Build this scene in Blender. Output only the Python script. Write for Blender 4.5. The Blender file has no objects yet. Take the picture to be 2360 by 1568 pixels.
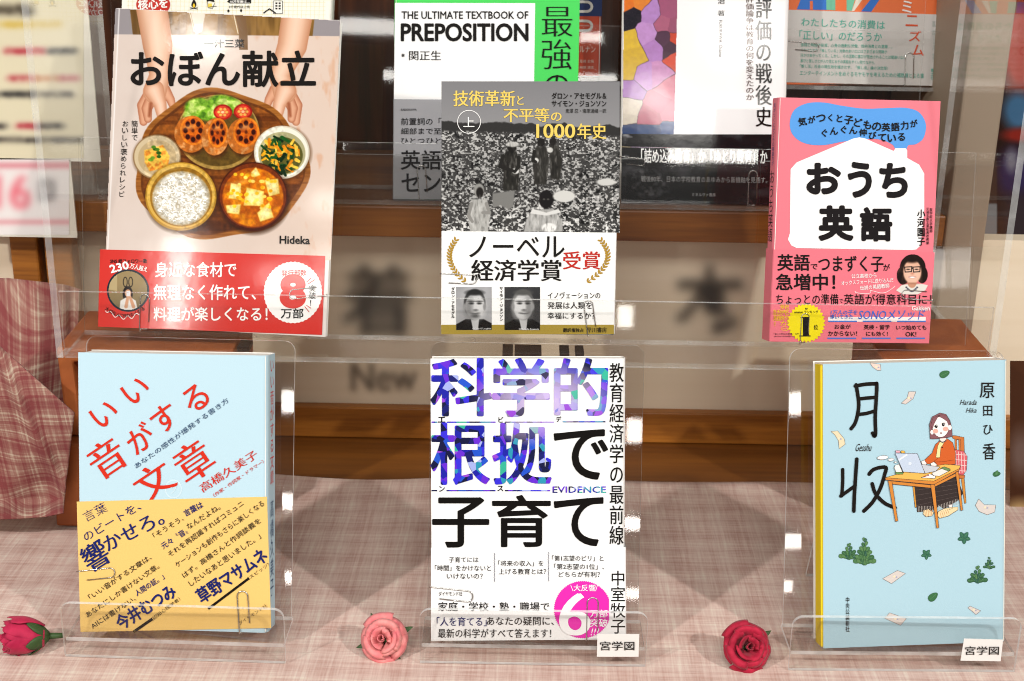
import bpy, bmesh, math, random
import numpy as np
from mathutils import Vector, Matrix
from mathutils.geometry import tessellate_polygon

random.seed(7)
rng = np.random.default_rng(7)
scene = bpy.context.scene
C = scene.collection

# ------------------------------------------------------------------ camera
PITCH, ROLL = math.radians(20.0), math.radians(1.0)
CAM = Vector((0.0, 0.0, 0.526))
FPX, PCX, PCY = 3241.0, 1179.5, 784.0          # focal length and centre, in pixels of the 2359 x 1568 photograph
fwd = Vector((0, math.cos(PITCH), -math.sin(PITCH)))
up0 = Vector((0, math.sin(PITCH), math.cos(PITCH)))
right0 = Vector((1, 0, 0))
RV = (math.cos(ROLL) * right0 + math.sin(ROLL) * up0)
UV_ = (-math.sin(ROLL) * right0 + math.cos(ROLL) * up0)
cam_d = bpy.data.cameras.new('camera')
cam = bpy.data.objects.new('camera', cam_d)
C.objects.link(cam)
cam.matrix_world = Matrix(((RV.x, UV_.x, -fwd.x, CAM.x), (RV.y, UV_.y, -fwd.y, CAM.y), (RV.z, UV_.z, -fwd.z, CAM.z), (0, 0, 0, 1)))
cam_d.sensor_width = 36.0
cam_d.lens = 36.0 * FPX / 2359.0
cam_d.clip_start, cam_d.clip_end = 0.01, 60.0
cam_d.dof.use_dof = True
cam_d.dof.focus_distance = 1.0
cam_d.dof.aperture_fstop = 14.0
scene.camera = cam

# ------------------------------------------------------------------ world, lamps, exposure
w = bpy.data.worlds.new('World'); scene.world = w; w.use_nodes = True
bg = w.node_tree.nodes['Background']
bg.inputs[0].default_value = (1.0, 0.96, 0.92, 1)
bg.inputs[1].default_value = 0.17

def area(name, loc, target, sx, sy, power, col=(1, 0.95, 0.88)):
    d = bpy.data.lights.new(name, 'AREA'); d.shape = 'RECTANGLE'; d.size = sx; d.size_y = sy
    d.energy = power; d.color = col
    o = bpy.data.objects.new(name, d); C.objects.link(o); o.location = loc
    o.rotation_euler = (Vector(target) - Vector(loc)).to_track_quat('-Z', 'Y').to_euler()
    return o

def spot(name, loc, target, power, angle, blend=0.3, rad=0.02, col=(1, 0.93, 0.84)):
    d = bpy.data.lights.new(name, 'SPOT'); d.energy = power; d.spot_size = math.radians(angle); d.spot_blend = blend
    d.shadow_soft_size = rad; d.color = col
    o = bpy.data.objects.new(name, d); C.objects.link(o); o.location = loc
    o.rotation_euler = (Vector(target) - Vector(loc)).to_track_quat('-Z', 'Y').to_euler()
    return o

area('room_light', (0.0, -1.5, 2.75), (0, 1.0, 0.2), 2.0, 0.8, 58, (1, 0.975, 0.94))
area('key_lamp', (-1.48, -0.58, 1.50), (0, 0.9, 0.1), 0.07, 0.07, 31, (1, 0.975, 0.94))
area('key_lamp', (1.48, -0.58, 1.50), (0, 0.9, 0.1), 0.07, 0.07, 31, (1, 0.975, 0.94))
# small lamps added behind the viewer for single glints in acrylic and glossy covers
for loc_, tgt_, sx_, sy_, pw_ in (
        ((-0.777, -1.128, 1.439), (-0.238, 1.068, 0.373), 0.11, 0.05, 1.0),
        ((-0.834, -1.327, 0.854), (-0.254, 1.013, 0.193), 0.022, 0.26, 1.9),
        ((-0.537, -1.355, 0.901), (-0.162, 1.016, 0.204), 0.2, 0.025, 0.5),
        ((0.52, -1.207, 0.859), (0.172, 1.203, 0.295), 0.3, 0.06, 1.2),
        ((0.588, -1.151, 1.061), (0.196, 1.218, 0.364), 0.16, 0.10, 1.2),
        ((0.351, -1.208, 0.913), (0.116, 1.207, 0.312), 0.1, 0.07, 0.6),
        ((1.167, -1.416, 0.615), (0.235, 0.865, 0.189), 0.34, 0.1, 0.8),
        ((-0.561, -1.049, 0.474), (-0.151, 0.883, 0.158), 0.032, 0.045, 0.15),
        ((-0.557, -1.086, 0.27), (-0.151, 0.864, 0.092), 0.032, 0.032, 0.12),
        ((-0.552, -1.109, 0.115), (-0.151, 0.849, 0.041), 0.026, 0.024, 0.075),
        ((0.26, -1.089, 0.433), (0.085, 0.882, 0.141), 0.034, 0.05, 0.165),
        ((0.259, -1.122, 0.241), (0.085, 0.864, 0.079), 0.034, 0.026, 0.105),
        ((0.26, -1.141, 0.098), (0.086, 0.85, 0.033), 0.03, 0.02, 0.075),
        ((0.652, -1.033, 0.485), (0.193, 0.886, 0.161), 0.034, 0.046, 0.15),
        ((0.649, -1.083, 0.206), (0.194, 0.86, 0.07), 0.046, 0.028, 0.135),
        ((0.639, -1.097, 0.114), (0.191, 0.851, 0.04), 0.02, 0.02, 0.06),
        ((-0.335, -0.701, 0.756), (-0.13, 1.241, 0.321), 0.12, 0.02, 0.16),
        ((-0.344, -0.677, 0.859), (-0.134, 1.248, 0.361), 0.14, 0.034, 0.26),
        ((0.178, -0.708, 0.757), (0.069, 1.241, 0.321), 0.1, 0.016, 0.11),
        ((0.167, -0.689, 0.846), (0.065, 1.247, 0.356), 0.05, 0.02, 0.075)):
    area('glint_lamp', loc_, tgt_, sx_, sy_, pw_, (1, 0.96, 0.9))

scene.view_settings.view_transform = 'Standard'
scene.view_settings.look = 'None'
scene.view_settings.exposure = 0.0
scene.view_settings.gamma = 1.0
scene.view_settings.use_curve_mapping = False
cy = scene.cycles
cy.transparent_max_bounces = 40
cy.max_bounces = 10
cy.glossy_bounces = 5
cy.caustics_reflective = False
cy.caustics_refractive = False
cy.use_denoising = True
cy.sample_clamp_indirect = 4.0
cy.use_light_tree = True
cy.filter_width = 1.0

# ------------------------------------------------------------------ measuring helpers
def ray(px, py):
    return (fwd + RV * ((px - PCX) / FPX) - UV_ * ((py - PCY) / FPX))

def on_plane(px, py, p, n):
    d = ray(px, py); t = (p - CAM).dot(n) / d.dot(n)
    return CAM + d * t

def at_y(px, py, Y): return on_plane(px, py, Vector((0, Y, 0)), Vector((0, 1, 0)))
def at_z(px, py, Z): return on_plane(px, py, Vector((0, 0, Z)), Vector((0, 0, 1)))

KS = 0.344468
def crop(ox, oy):
    return lambda x, y: (ox + KS * x, oy + KS * y)
T1, T2, T3 = crop(0, 0), crop(776.43, 0), crop(1548.81, 0)
M1, M2, M3 = crop(0, 513.12), crop(776.43, 513.12), crop(1548.81, 513.12)
B1, B2, B3 = crop(0, 1027.59), crop(776.43, 1027.59), crop(1548.81, 1027.59)
def Z0(x, y): return (x, y)
def G1(x, y): return (1890.4 + 0.19854 * x, 931.7 + 0.19854 * y)
def pts(K, L): return [K(a, b) for a, b in L]

# ------------------------------------------------------------------ materials
def lin(c):
    c = c / 255.0
    return c / 12.92 if c <= 0.04045 else ((c + 0.055) / 1.055) ** 2.4
def hexlin(h, k=0.85):
    h = h.lstrip('#')
    return tuple(lin(int(h[i:i + 2], 16)) * k for i in (0, 2, 4))
_m = {}
def new_mat(name):
    m = bpy.data.materials.new(name); m.use_nodes = True
    nt = m.node_tree; b = nt.nodes['Principled BSDF']
    return m, nt, b
def N(nt, t, **kw):
    n = nt.nodes.new(t)
    for k, v in kw.items(): setattr(n, k, v)
    return n
FIN = {'matte': (0.6, 0.25), 'satin': (0.45, 0.10), 'gloss': (0.09, 0.45), 'ink': (0.4, 0.07)}
def paper_grain(nt, b, fin, scale, strength):
    tc = N(nt, 'ShaderNodeTexCoord'); no = N(nt, 'ShaderNodeTexNoise'); no.inputs['Scale'].default_value = scale; no.inputs['Detail'].default_value = 3
    nt.links.new(tc.outputs['Object'], no.inputs['Vector'])
    bp = N(nt, 'ShaderNodeBump'); bp.inputs['Strength'].default_value = strength; bp.inputs['Distance'].default_value = 0.0004
    nt.links.new(no.outputs['Fac'], bp.inputs['Height']); nt.links.new(bp.outputs['Normal'], b.inputs['Normal'])
def mat(h, fin='satin'):
    k = (h, fin)
    if k in _m: return _m[k]
    m, nt, b = new_mat('paper_' + fin + '_' + h.strip('#'))
    b.inputs['Base Color'].default_value = (*hexlin(h), 1)
    b.inputs['Roughness'].default_value, b.inputs['Specular IOR Level'].default_value = FIN[fin]
    if fin in ('matte', 'satin'): paper_grain(nt, b, fin, 1500, 0.25)
    else: paper_grain(nt, b, fin, 75, 0.10)
    _m[k] = m
    return m
def paint_mat(fin):
    k = ('paint', fin)
    if k in _m: return _m[k]
    m, nt, b = new_mat('printed_photo_' + fin)
    a = N(nt, 'ShaderNodeAttribute', attribute_name='col')
    nt.links.new(a.outputs['Color'], b.inputs['Base Color'])
    b.inputs['Roughness'].default_value, b.inputs['Specular IOR Level'].default_value = FIN[fin]
    paper_grain(nt, b, fin, 75, 0.10)
    _m[k] = m
    return m
def ink_soft(h):
    m, nt, b = new_mat('soft_ink_' + h)
    a = N(nt, 'ShaderNodeAttribute', attribute_name='col'); b.inputs['Base Color'].default_value = (*hexlin(h), 1); b.inputs['Roughness'].default_value = 0.7
    sp = N(nt, 'ShaderNodeSeparateColor'); nt.links.new(a.outputs['Color'], sp.inputs[0]); nt.links.new(sp.outputs[0], b.inputs['Alpha'])
    return m
def plain(name, col, rough=0.5, metal=0.0, spec=0.5):
    m, nt, b = new_mat(name)
    b.inputs['Base Color'].default_value = (*col, 1); b.inputs['Roughness'].default_value = rough
    b.inputs['Metallic'].default_value = metal; b.inputs['Specular IOR Level'].default_value = spec
    return m
def foil_mat():
    m, nt, b = new_mat('hologram_foil')
    tc = N(nt, 'ShaderNodeTexCoord')
    cols = None
    v = N(nt, 'ShaderNodeTexVoronoi'); v.inputs['Scale'].default_value = 190; v.inputs['Randomness'].default_value = 1
    nt.links.new(tc.outputs['Object'], v.inputs['Vector'])
    sp = N(nt, 'ShaderNodeSeparateColor'); nt.links.new(v.outputs['Color'], sp.inputs[0])
    r = N(nt, 'ShaderNodeValToRGB'); r.color_ramp.interpolation = 'CONSTANT'
    seq = [(0, '0c1040'), (.2, '1a1fa8'), (.36, '3a2fe0'), (.5, '141a70'), (.6, '6a2ad8'), (.7, '2255d0'), (.79, '2a9ab8'), (.87, '35b89a'), (.92, '9a48d8'), (.96, 'a8b4f0')]
    el = r.color_ramp.elements
    el[0].position, el[0].color = 0, (*hexlin(seq[0][1], 1), 1)
    el[1].position, el[1].color = seq[1][0], (*hexlin(seq[1][1], 1), 1)
    for p, h in seq[2:]:
        e = el.new(p); e.color = (*hexlin(h, 1), 1)
    nt.links.new(sp.outputs[0], r.inputs[0])
    # a paler, rosier stretch of the foil round the upper right characters
    g = N(nt, 'ShaderNodeVectorMath', operation='DISTANCE'); g.inputs[1].default_value = (0.004, 0.0, 0.166)
    sx = N(nt, 'ShaderNodeVectorMath', operation='MULTIPLY'); sx.inputs[1].default_value = (0.62, 0.0, 1.0)
    g.inputs[1].default_value = (0.006, 0.0, 0.160)
    nt.links.new(tc.outputs['Object'], sx.inputs[0]); nt.links.new(sx.outputs[0], g.inputs[0])
    mr = N(nt, 'ShaderNodeMapRange'); mr.inputs[1].default_value = 0.006; mr.inputs[2].default_value = 0.030; mr.inputs[3].default_value = 0.95; mr.inputs[4].default_value = 0.0
    nt.links.new(g.outputs['Value'], mr.inputs[0])
    gate = N(nt, 'ShaderNodeMath', operation='MULTIPLY'); nt.links.new(mr.outputs[0], gate.inputs[0])
    gr = N(nt, 'ShaderNodeMapRange'); gr.inputs[1].default_value = 0.05; gr.inputs[2].default_value = 0.45
    nt.links.new(sp.outputs[1], gr.inputs[0]); nt.links.new(gr.outputs[0], gate.inputs[1])
    mx = N(nt, 'ShaderNodeMix', data_type='RGBA'); nt.links.new(gate.outputs[0], mx.inputs[0]); nt.links.new(r.outputs[0], mx.inputs[6]); mx.inputs[7].default_value = (*hexlin('d4c0ec', 1), 1)
    nt.links.new(mx.outputs[2], b.inputs['Base Color'])
    b.inputs['Metallic'].default_value = 0.25; b.inputs['Roughness'].default_value = 0.25
    return m
def gold_mat():
    m, nt, b = new_mat('gold_foil')
    b.inputs['Base Color'].default_value = (*hexlin('d8bb55', 1), 1); b.inputs['Metallic'].default_value = 0.35; b.inputs['Roughness'].default_value = 0.4
    return m
_m[('foil', 'x')] = foil_mat(); _m[('gold', 'x')] = gold_mat()
def getmat(c, fin):
    if c in ('foil', 'gold'): return _m[(c, 'x')]
    return mat(c, fin)

def page_mat(tint='f6f2ea'):
    m, nt, b = new_mat('page_edges_' + tint)
    tc = N(nt, 'ShaderNodeTexCoord'); mp = N(nt, 'ShaderNodeMapping'); mp.inputs['Scale'].default_value = (20, 4500, 20)
    no = N(nt, 'ShaderNodeTexNoise'); no.inputs['Scale'].default_value = 1; no.inputs['Detail'].default_value = 2
    r = N(nt, 'ShaderNodeValToRGB'); a = hexlin(tint, 0.72); c = hexlin(tint, 0.92)
    r.color_ramp.elements[0].position = 0.35; r.color_ramp.elements[0].color = (*a, 1); r.color_ramp.elements[1].position = 0.6; r.color_ramp.elements[1].color = (*c, 1)
    nt.links.new(tc.outputs['Object'], mp.inputs[0]); nt.links.new(mp.outputs[0], no.inputs['Vector']); nt.links.new(no.outputs['Fac'], r.inputs[0]); nt.links.new(r.outputs[0], b.inputs['Base Color'])
    b.inputs['Roughness'].default_value = 0.8; b.inputs['Specular IOR Level'].default_value = 0.1
    return m
PAGES = page_mat(); PAGES_CREAM = page_mat('f2e6d4')

def acrylic(name, tint, clear, edge):
    m = bpy.data.materials.new(name); m.use_nodes = True; nt = m.node_tree
    for n in list(nt.nodes): nt.nodes.remove(n)
    out = N(nt, 'ShaderNodeOutputMaterial'); tr = N(nt, 'ShaderNodeBsdfTransparent'); gl = N(nt, 'ShaderNodeBsdfGlossy')
    tr.inputs[0].default_value = (*tint, 1); gl.inputs['Roughness'].default_value = 0.03; gl.inputs[0].default_value = (1, 1, 1, 1)
    fr = N(nt, 'ShaderNodeFresnel'); fr.inputs[0].default_value = 1.49
    mx = N(nt, 'ShaderNodeMixShader'); ge = N(nt, 'ShaderNodeNewGeometry'); fb = N(nt, 'ShaderNodeMath', operation='MULTIPLY_ADD'); fb.inputs[1].default_value = -1.0; fb.inputs[2].default_value = 1.0; nt.links.new(ge.outputs['Backfacing'], fb.inputs[0])
    fm = N(nt, 'ShaderNodeMath', operation='MULTIPLY'); nt.links.new(fr.outputs[0], fm.inputs[0]); nt.links.new(fb.outputs[0], fm.inputs[1])
    nt.links.new(fm.outputs[0], mx.inputs[0]); nt.links.new(tr.outputs[0], mx.inputs[1]); nt.links.new(gl.outputs[0], mx.inputs[2])
    last = mx
    if edge:
        df = N(nt, 'ShaderNodeBsdfDiffuse'); df.inputs[0].default_value = (0.86, 0.86, 0.84, 1)
        no = N(nt, 'ShaderNodeTexNoise'); no.inputs['Scale'].default_value = 60; no.inputs['Detail'].default_value = 4
        tc = N(nt, 'ShaderNodeTexCoord'); nt.links.new(tc.outputs['Object'], no.inputs['Vector'])
        mr = N(nt, 'ShaderNodeMapRange'); mr.inputs[1].default_value = 0.35; mr.inputs[2].default_value = 0.7; mr.inputs[3].default_value = edge * 0.5; mr.inputs[4].default_value = edge
        nt.links.new(no.outputs['Fac'], mr.inputs[0])
        m2 = N(nt, 'ShaderNodeMixShader'); nt.links.new(mr.outputs[0], m2.inputs[0]); nt.links.new(mx.outputs[0], m2.inputs[1]); nt.links.new(df.outputs[0], m2.inputs[2]); last = m2
    nt.links.new(last.outputs[0], out.inputs[0])
    return m
ACR = acrylic('clear_acrylic', (0.985, 0.985, 0.982), 1, 0); ACR_S = acrylic('stand_acrylic', (0.935, 0.93, 0.925), 1, 0); ACR_SE = acrylic('stand_cut_edge', (0.9, 0.9, 0.9), 1, 0.6)
ACR_E = acrylic('acrylic_cut_edge', (0.92, 0.93, 0.92), 1, 0.3)

def wood_mat(name, c0, c1, axis='X', scale=1.0, rough=0.35):
    m, nt, b = new_mat(name)
    tc = N(nt, 'ShaderNodeTexCoord'); mp = N(nt, 'ShaderNodeMapping')
    s = {'X': (2.0, 40, 40), 'Z': (40, 40, 2.0)}[axis]
    mp.inputs['Scale'].default_value = tuple(v * scale for v in s)
    n1 = N(nt, 'ShaderNodeTexNoise'); n1.inputs['Scale'].default_value = 1.0; n1.inputs['Detail'].default_value = 6; n1.inputs['Distortion'].default_value = 0.6
    mp2 = N(nt, 'ShaderNodeMapping'); mp2.inputs['Scale'].default_value = tuple(v * scale * 7 for v in s)
    n2 = N(nt, 'ShaderNodeTexNoise'); n2.inputs['Scale'].default_value = 1.0; n2.inputs['Detail'].default_value = 3
    for a in (mp, mp2): nt.links.new(tc.outputs['Object'], a.inputs[0])
    nt.links.new(mp.outputs[0], n1.inputs['Vector']); nt.links.new(mp2.outputs[0], n2.inputs['Vector'])
    ad = N(nt, 'ShaderNodeMath', operation='MULTIPLY_ADD'); ad.inputs[1].default_value = 0.35; nt.links.new(n2.outputs['Fac'], ad.inputs[0]); 
    mu = N(nt, 'ShaderNodeMath', operation='MULTIPLY'); mu.inputs[1].default_value = 0.65; nt.links.new(n1.outputs['Fac'], mu.inputs[0]); nt.links.new(mu.outputs[0], ad.inputs[2])
    r = N(nt, 'ShaderNodeValToRGB'); r.color_ramp.elements[0].position = 0.36; r.color_ramp.elements[0].color = (*c0, 1); r.color_ramp.elements[1].position = 0.64; r.color_ramp.elements[1].color = (*c1, 1)
    nt.links.new(ad.outputs[0], r.inputs[0]); nt.links.new(r.outputs[0], b.inputs['Base Color'])
    b.inputs['Roughness'].default_value = rough
    return m

def plaid_mat(name, base, dark, light, period, amount, thread=1.0, use_uv=True, rot=0.0, under=None):
    """woven check: base cloth with darker and paler bands along both directions and slubby threads"""
    m, nt, b = new_mat(name)
    tc = N(nt, 'ShaderNodeTexCoord'); mp = N(nt, 'ShaderNodeMapping'); mp.inputs['Rotation'].default_value = (0, 0, rot)
    nt.links.new(tc.outputs['UV' if use_uv else 'Object'], mp.inputs[0])
    wob = N(nt, 'ShaderNodeTexNoise'); wob.inputs['Scale'].default_value = 9; nt.links.new(mp.outputs[0], wob.inputs['Vector'])
    sep = N(nt, 'ShaderNodeSeparateXYZ'); nt.links.new(mp.outputs[0], sep.inputs[0])
    def bands(sock, phase):
        a = N(nt, 'ShaderNodeMath', operation='MULTIPLY_ADD'); a.inputs[1].default_value = 1 / period; a.inputs[2].default_value = phase; nt.links.new(sock, a.inputs[0])
        ww = N(nt, 'ShaderNodeMath', operation='MULTIPLY_ADD'); ww.inputs[1].default_value = 0.10; nt.links.new(wob.outputs['Fac'], ww.inputs[0]); nt.links.new(a.outputs[0], ww.inputs[2])
        f = N(nt, 'ShaderNodeMath', operation='FRACT'); nt.links.new(ww.outputs[0], f.inputs[0])
        r = N(nt, 'ShaderNodeValToRGB'); el = r.color_ramp.elements
        prof = [(0, .5), (.06, .52), (.08, 1), (.10, .5), (.14, .5), (.16, .95), (.19, .95), (.21, .45), (.30, .4), (.33, .05), (.46, .0), (.49, .45), (.52, .5), (.54, .0), (.58, .0), (.60, .55), (.72, .5), (.75, .95), (.78, .5), (.90, .45), (.93, .1), (.97, .1), (1, .5)]
        el[0].position = 0; el[0].color = (.5, .5, .5, 1); el[1].position = 1; el[1].color = (.5, .5, .5, 1)
        for p, v in prof[1:-1]:
            e = el.new(p); e.color = (v, v, v, 1)
        nt.links.new(f.outputs[0], r.inputs[0])
        return r.outputs[0]
    bx, by = bands(sep.outputs[0], 0.13), bands(sep.outputs[1], 0.41)
    # slubby threads, stretched along each direction
    def threads(sc):
        q = N(nt, 'ShaderNodeMapping'); q.inputs['Scale'].default_value = sc; nt.links.new(mp.outputs[0], q.inputs[0])
        n = N(nt, 'ShaderNodeTexNoise'); n.inputs['Scale'].default_value = 1; n.inputs['Detail'].default_value = 2; nt.links.new(q.outputs[0], n.inputs['Vector']); return n.outputs['Fac']
    t1, t2 = threads((50 * thread, 1000 * thread, 1)), threads((1000 * thread, 50 * thread, 1))
    av = N(nt, 'ShaderNodeMath', operation='ADD'); nt.links.new(bx, av.inputs[0]); nt.links.new(by, av.inputs[1])
    hv = N(nt, 'ShaderNodeMath', operation='MULTIPLY_ADD'); hv.inputs[1].default_value = 0.5 * amount; hv.inputs[2].default_value = 0.5 - 0.5 * amount; nt.links.new(av.outputs[0], hv.inputs[0])
    th = N(nt, 'ShaderNodeMath', operation='ADD'); nt.links.new(t1, th.inputs[0]); nt.links.new(t2, th.inputs[1])
    ht = N(nt, 'ShaderNodeMath', operation='MULTIPLY_ADD'); ht.inputs[1].default_value = 0.6; ht.inputs[2].default_value = -0.6; nt.links.new(th.outputs[0], ht.inputs[0])
    sm = N(nt, 'ShaderNodeMath', operation='ADD'); nt.links.new(hv.outputs[0], sm.inputs[0]); nt.links.new(ht.outputs[0], sm.inputs[1])
    r = N(nt, 'ShaderNodeValToRGB'); el = r.color_ramp.elements
    el[0].position = 0.08; el[0].color = (*dark, 1); el[1].position = 0.92; el[1].color = (*light, 1); e = el.new(0.5); e.color = (*base, 1)
    nt.links.new(sm.outputs[0], r.inputs[0]); nt.links.new(r.outputs[0], b.inputs['Base Color'])
    bp = N(nt, 'ShaderNodeBump'); bp.inputs['Strength'].default_value = 0.35; bp.inputs['Distance'].default_value = 0.0006
    nt.links.new(th.outputs[0], bp.inputs['Height']); nt.links.new(bp.outputs['Normal'], b.inputs['Normal'])
    b.inputs['Roughness'].default_value = 0.9; b.inputs['Specular IOR Level'].default_value = 0.12
    b.inputs['Sheen Weight'].default_value = 0.08
    return m

# ------------------------------------------------------------------ object helpers
def link(name, me, parent=None, mats=()):
    o = bpy.data.objects.new(name, me); C.objects.link(o)
    for m in mats: me.materials.append(m)
    if parent is not None: o.parent = parent
    return o
def tag(o, label=None, cat=None, group=None, kind=None):
    if label: o['label'] = label
    if cat: o['category'] = cat
    if group: o['group'] = group
    if kind: o['kind'] = kind
    return o
def empty(name, M=None, loc=None):
    o = bpy.data.objects.new(name, None); C.objects.link(o); o.empty_display_size = 0.02
    if M is not None: o.matrix_world = M
    if loc is not None: o.location = loc
    return o
def mesh(name, v, f, parent=None, mats=(), idx=None, smooth=False):
    me = bpy.data.meshes.new(name); me.from_pydata([tuple(p) for p in v], [], f); 
    o = link(name, me, parent, mats)
    if idx is not None: me.polygons.foreach_set('material_index', np.array(idx, dtype=np.int32))
    if smooth: me.polygons.foreach_set('use_smooth', np.ones(len(me.polygons), dtype=bool))
    me.update()
    return o
def box_vf(x0, x1, y0, y1, z0, z1):
    v = [(x0, y0, z0), (x1, y0, z0), (x1, y1, z0), (x0, y1, z0), (x0, y0, z1), (x1, y0, z1), (x1, y1, z1), (x0, y1, z1)]
    f = [(0, 3, 2, 1), (4, 5, 6, 7), (0, 1, 5, 4), (1, 2, 6, 5), (2, 3, 7, 6), (3, 0, 4, 7)]
    return v, f
def box(name, x0, x1, y0, y1, z0, z1, parent=None, m=None, bev=0.0):
    v, f = box_vf(x0, x1, y0, y1, z0, z1)
    o = mesh(name, v, f, parent, [m] if m else [])
    if bev:
        bm = bmesh.new(); bm.from_mesh(o.data); bmesh.ops.bevel(bm, geom=bm.edges[:], offset=bev, segments=2, profile=0.5, affect='EDGES'); bm.to_mesh(o.data); bm.free()
    return o
def tube(path, r, seg=8, closed=False):
    v, f = [], []; n = len(path); P = [Vector(p) for p in path]
    up = Vector((0.13, 0.97, 0.2)).normalized()
    for i, p in enumerate(P):
        a = P[(i - 1) % n] if (i > 0 or closed) else P[i]; b = P[(i + 1) % n] if (i < n - 1 or closed) else P[i]
        t = (b - a).normalized(); s = t.cross(up)
        if s.length < 1e-4: s = t.cross(Vector((1, 0, 0)))
        s.normalize(); u = s.cross(t); rr = r[i] if hasattr(r, '__len__') else r
        for k in range(seg):
            an = 2 * math.pi * k / seg; v.append(p + s * (math.cos(an) * rr) + u * (math.sin(an) * rr))
    for i in range(n if closed else n - 1):
        for k in range(seg):
            j = (i + 1) % n
            f.append((i * seg + k, i * seg + (k + 1) % seg, j * seg + (k + 1) % seg, j * seg + k))
    if not closed:
        f.append(tuple(range(seg))[::-1]); f.append(tuple((n - 1) * seg + k for k in range(seg)))
    return v, f
def plate(name, M, w, h, t, parent, r=0.006, corners=(1, 1, 1, 1), seg=6):
    """clear sheet w x h x t, local x across, z up from 0, y thickness 0..t; rounded corners bl, br, tr, tl"""
    out = []
    for (cx, cz, a0, on) in ((-w / 2, 0, 180, corners[0]), (w / 2, 0, 270, corners[1]), (w / 2, h, 0, corners[2]), (-w / 2, h, 90, corners[3])):
        if not on: out.append((cx, cz)); continue
        ox = cx + (r if cx < 0 else -r); oz = cz + (r if cz == 0 else -r)
        for k in range(seg + 1):
            a = math.radians(a0 + 90 * k / seg); out.append((ox + r * math.cos(a), oz + r * math.sin(a)))
    n = len(out); v = [M @ Vector((x, 0, z)) for x, z in out] + [M @ Vector((x, t, z)) for x, z in out]
    f = [tuple(range(n)), tuple(range(2 * n - 1, n - 1, -1))]; idx = [0, 0]
    for i in range(n):
        j = (i + 1) % n; f.append((j, i, n + i, n + j)); idx.append(1)
    return mesh(name, v, f, parent, [ACR_S, ACR_SE], idx)

# ------------------------------------------------------------------ lettering
_tc = bpy.data.curves.new('type_setter', 'FONT'); _to = bpy.data.objects.new('type_setter', _tc); C.objects.link(_to)
_tc.align_x = 'CENTER'
_cache = {}
def glyphs(s, wt, res, ls):
    k = (s, wt, res, ls)
    if k not in _cache:
        _tc.body = s; _tc.offset = wt; _tc.resolution_u = res; _tc.space_line = ls
        me = bpy.data.meshes.new_from_object(_to)
        v = np.array([(q.co.x, q.co.y) for q in me.vertices]) if len(me.vertices) else np.zeros((0, 2))
        f = [tuple(p.vertices) for p in me.polygons]
        bpy.data.meshes.remove(me); _cache[k] = (v, f)
    return _cache[k]

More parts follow.
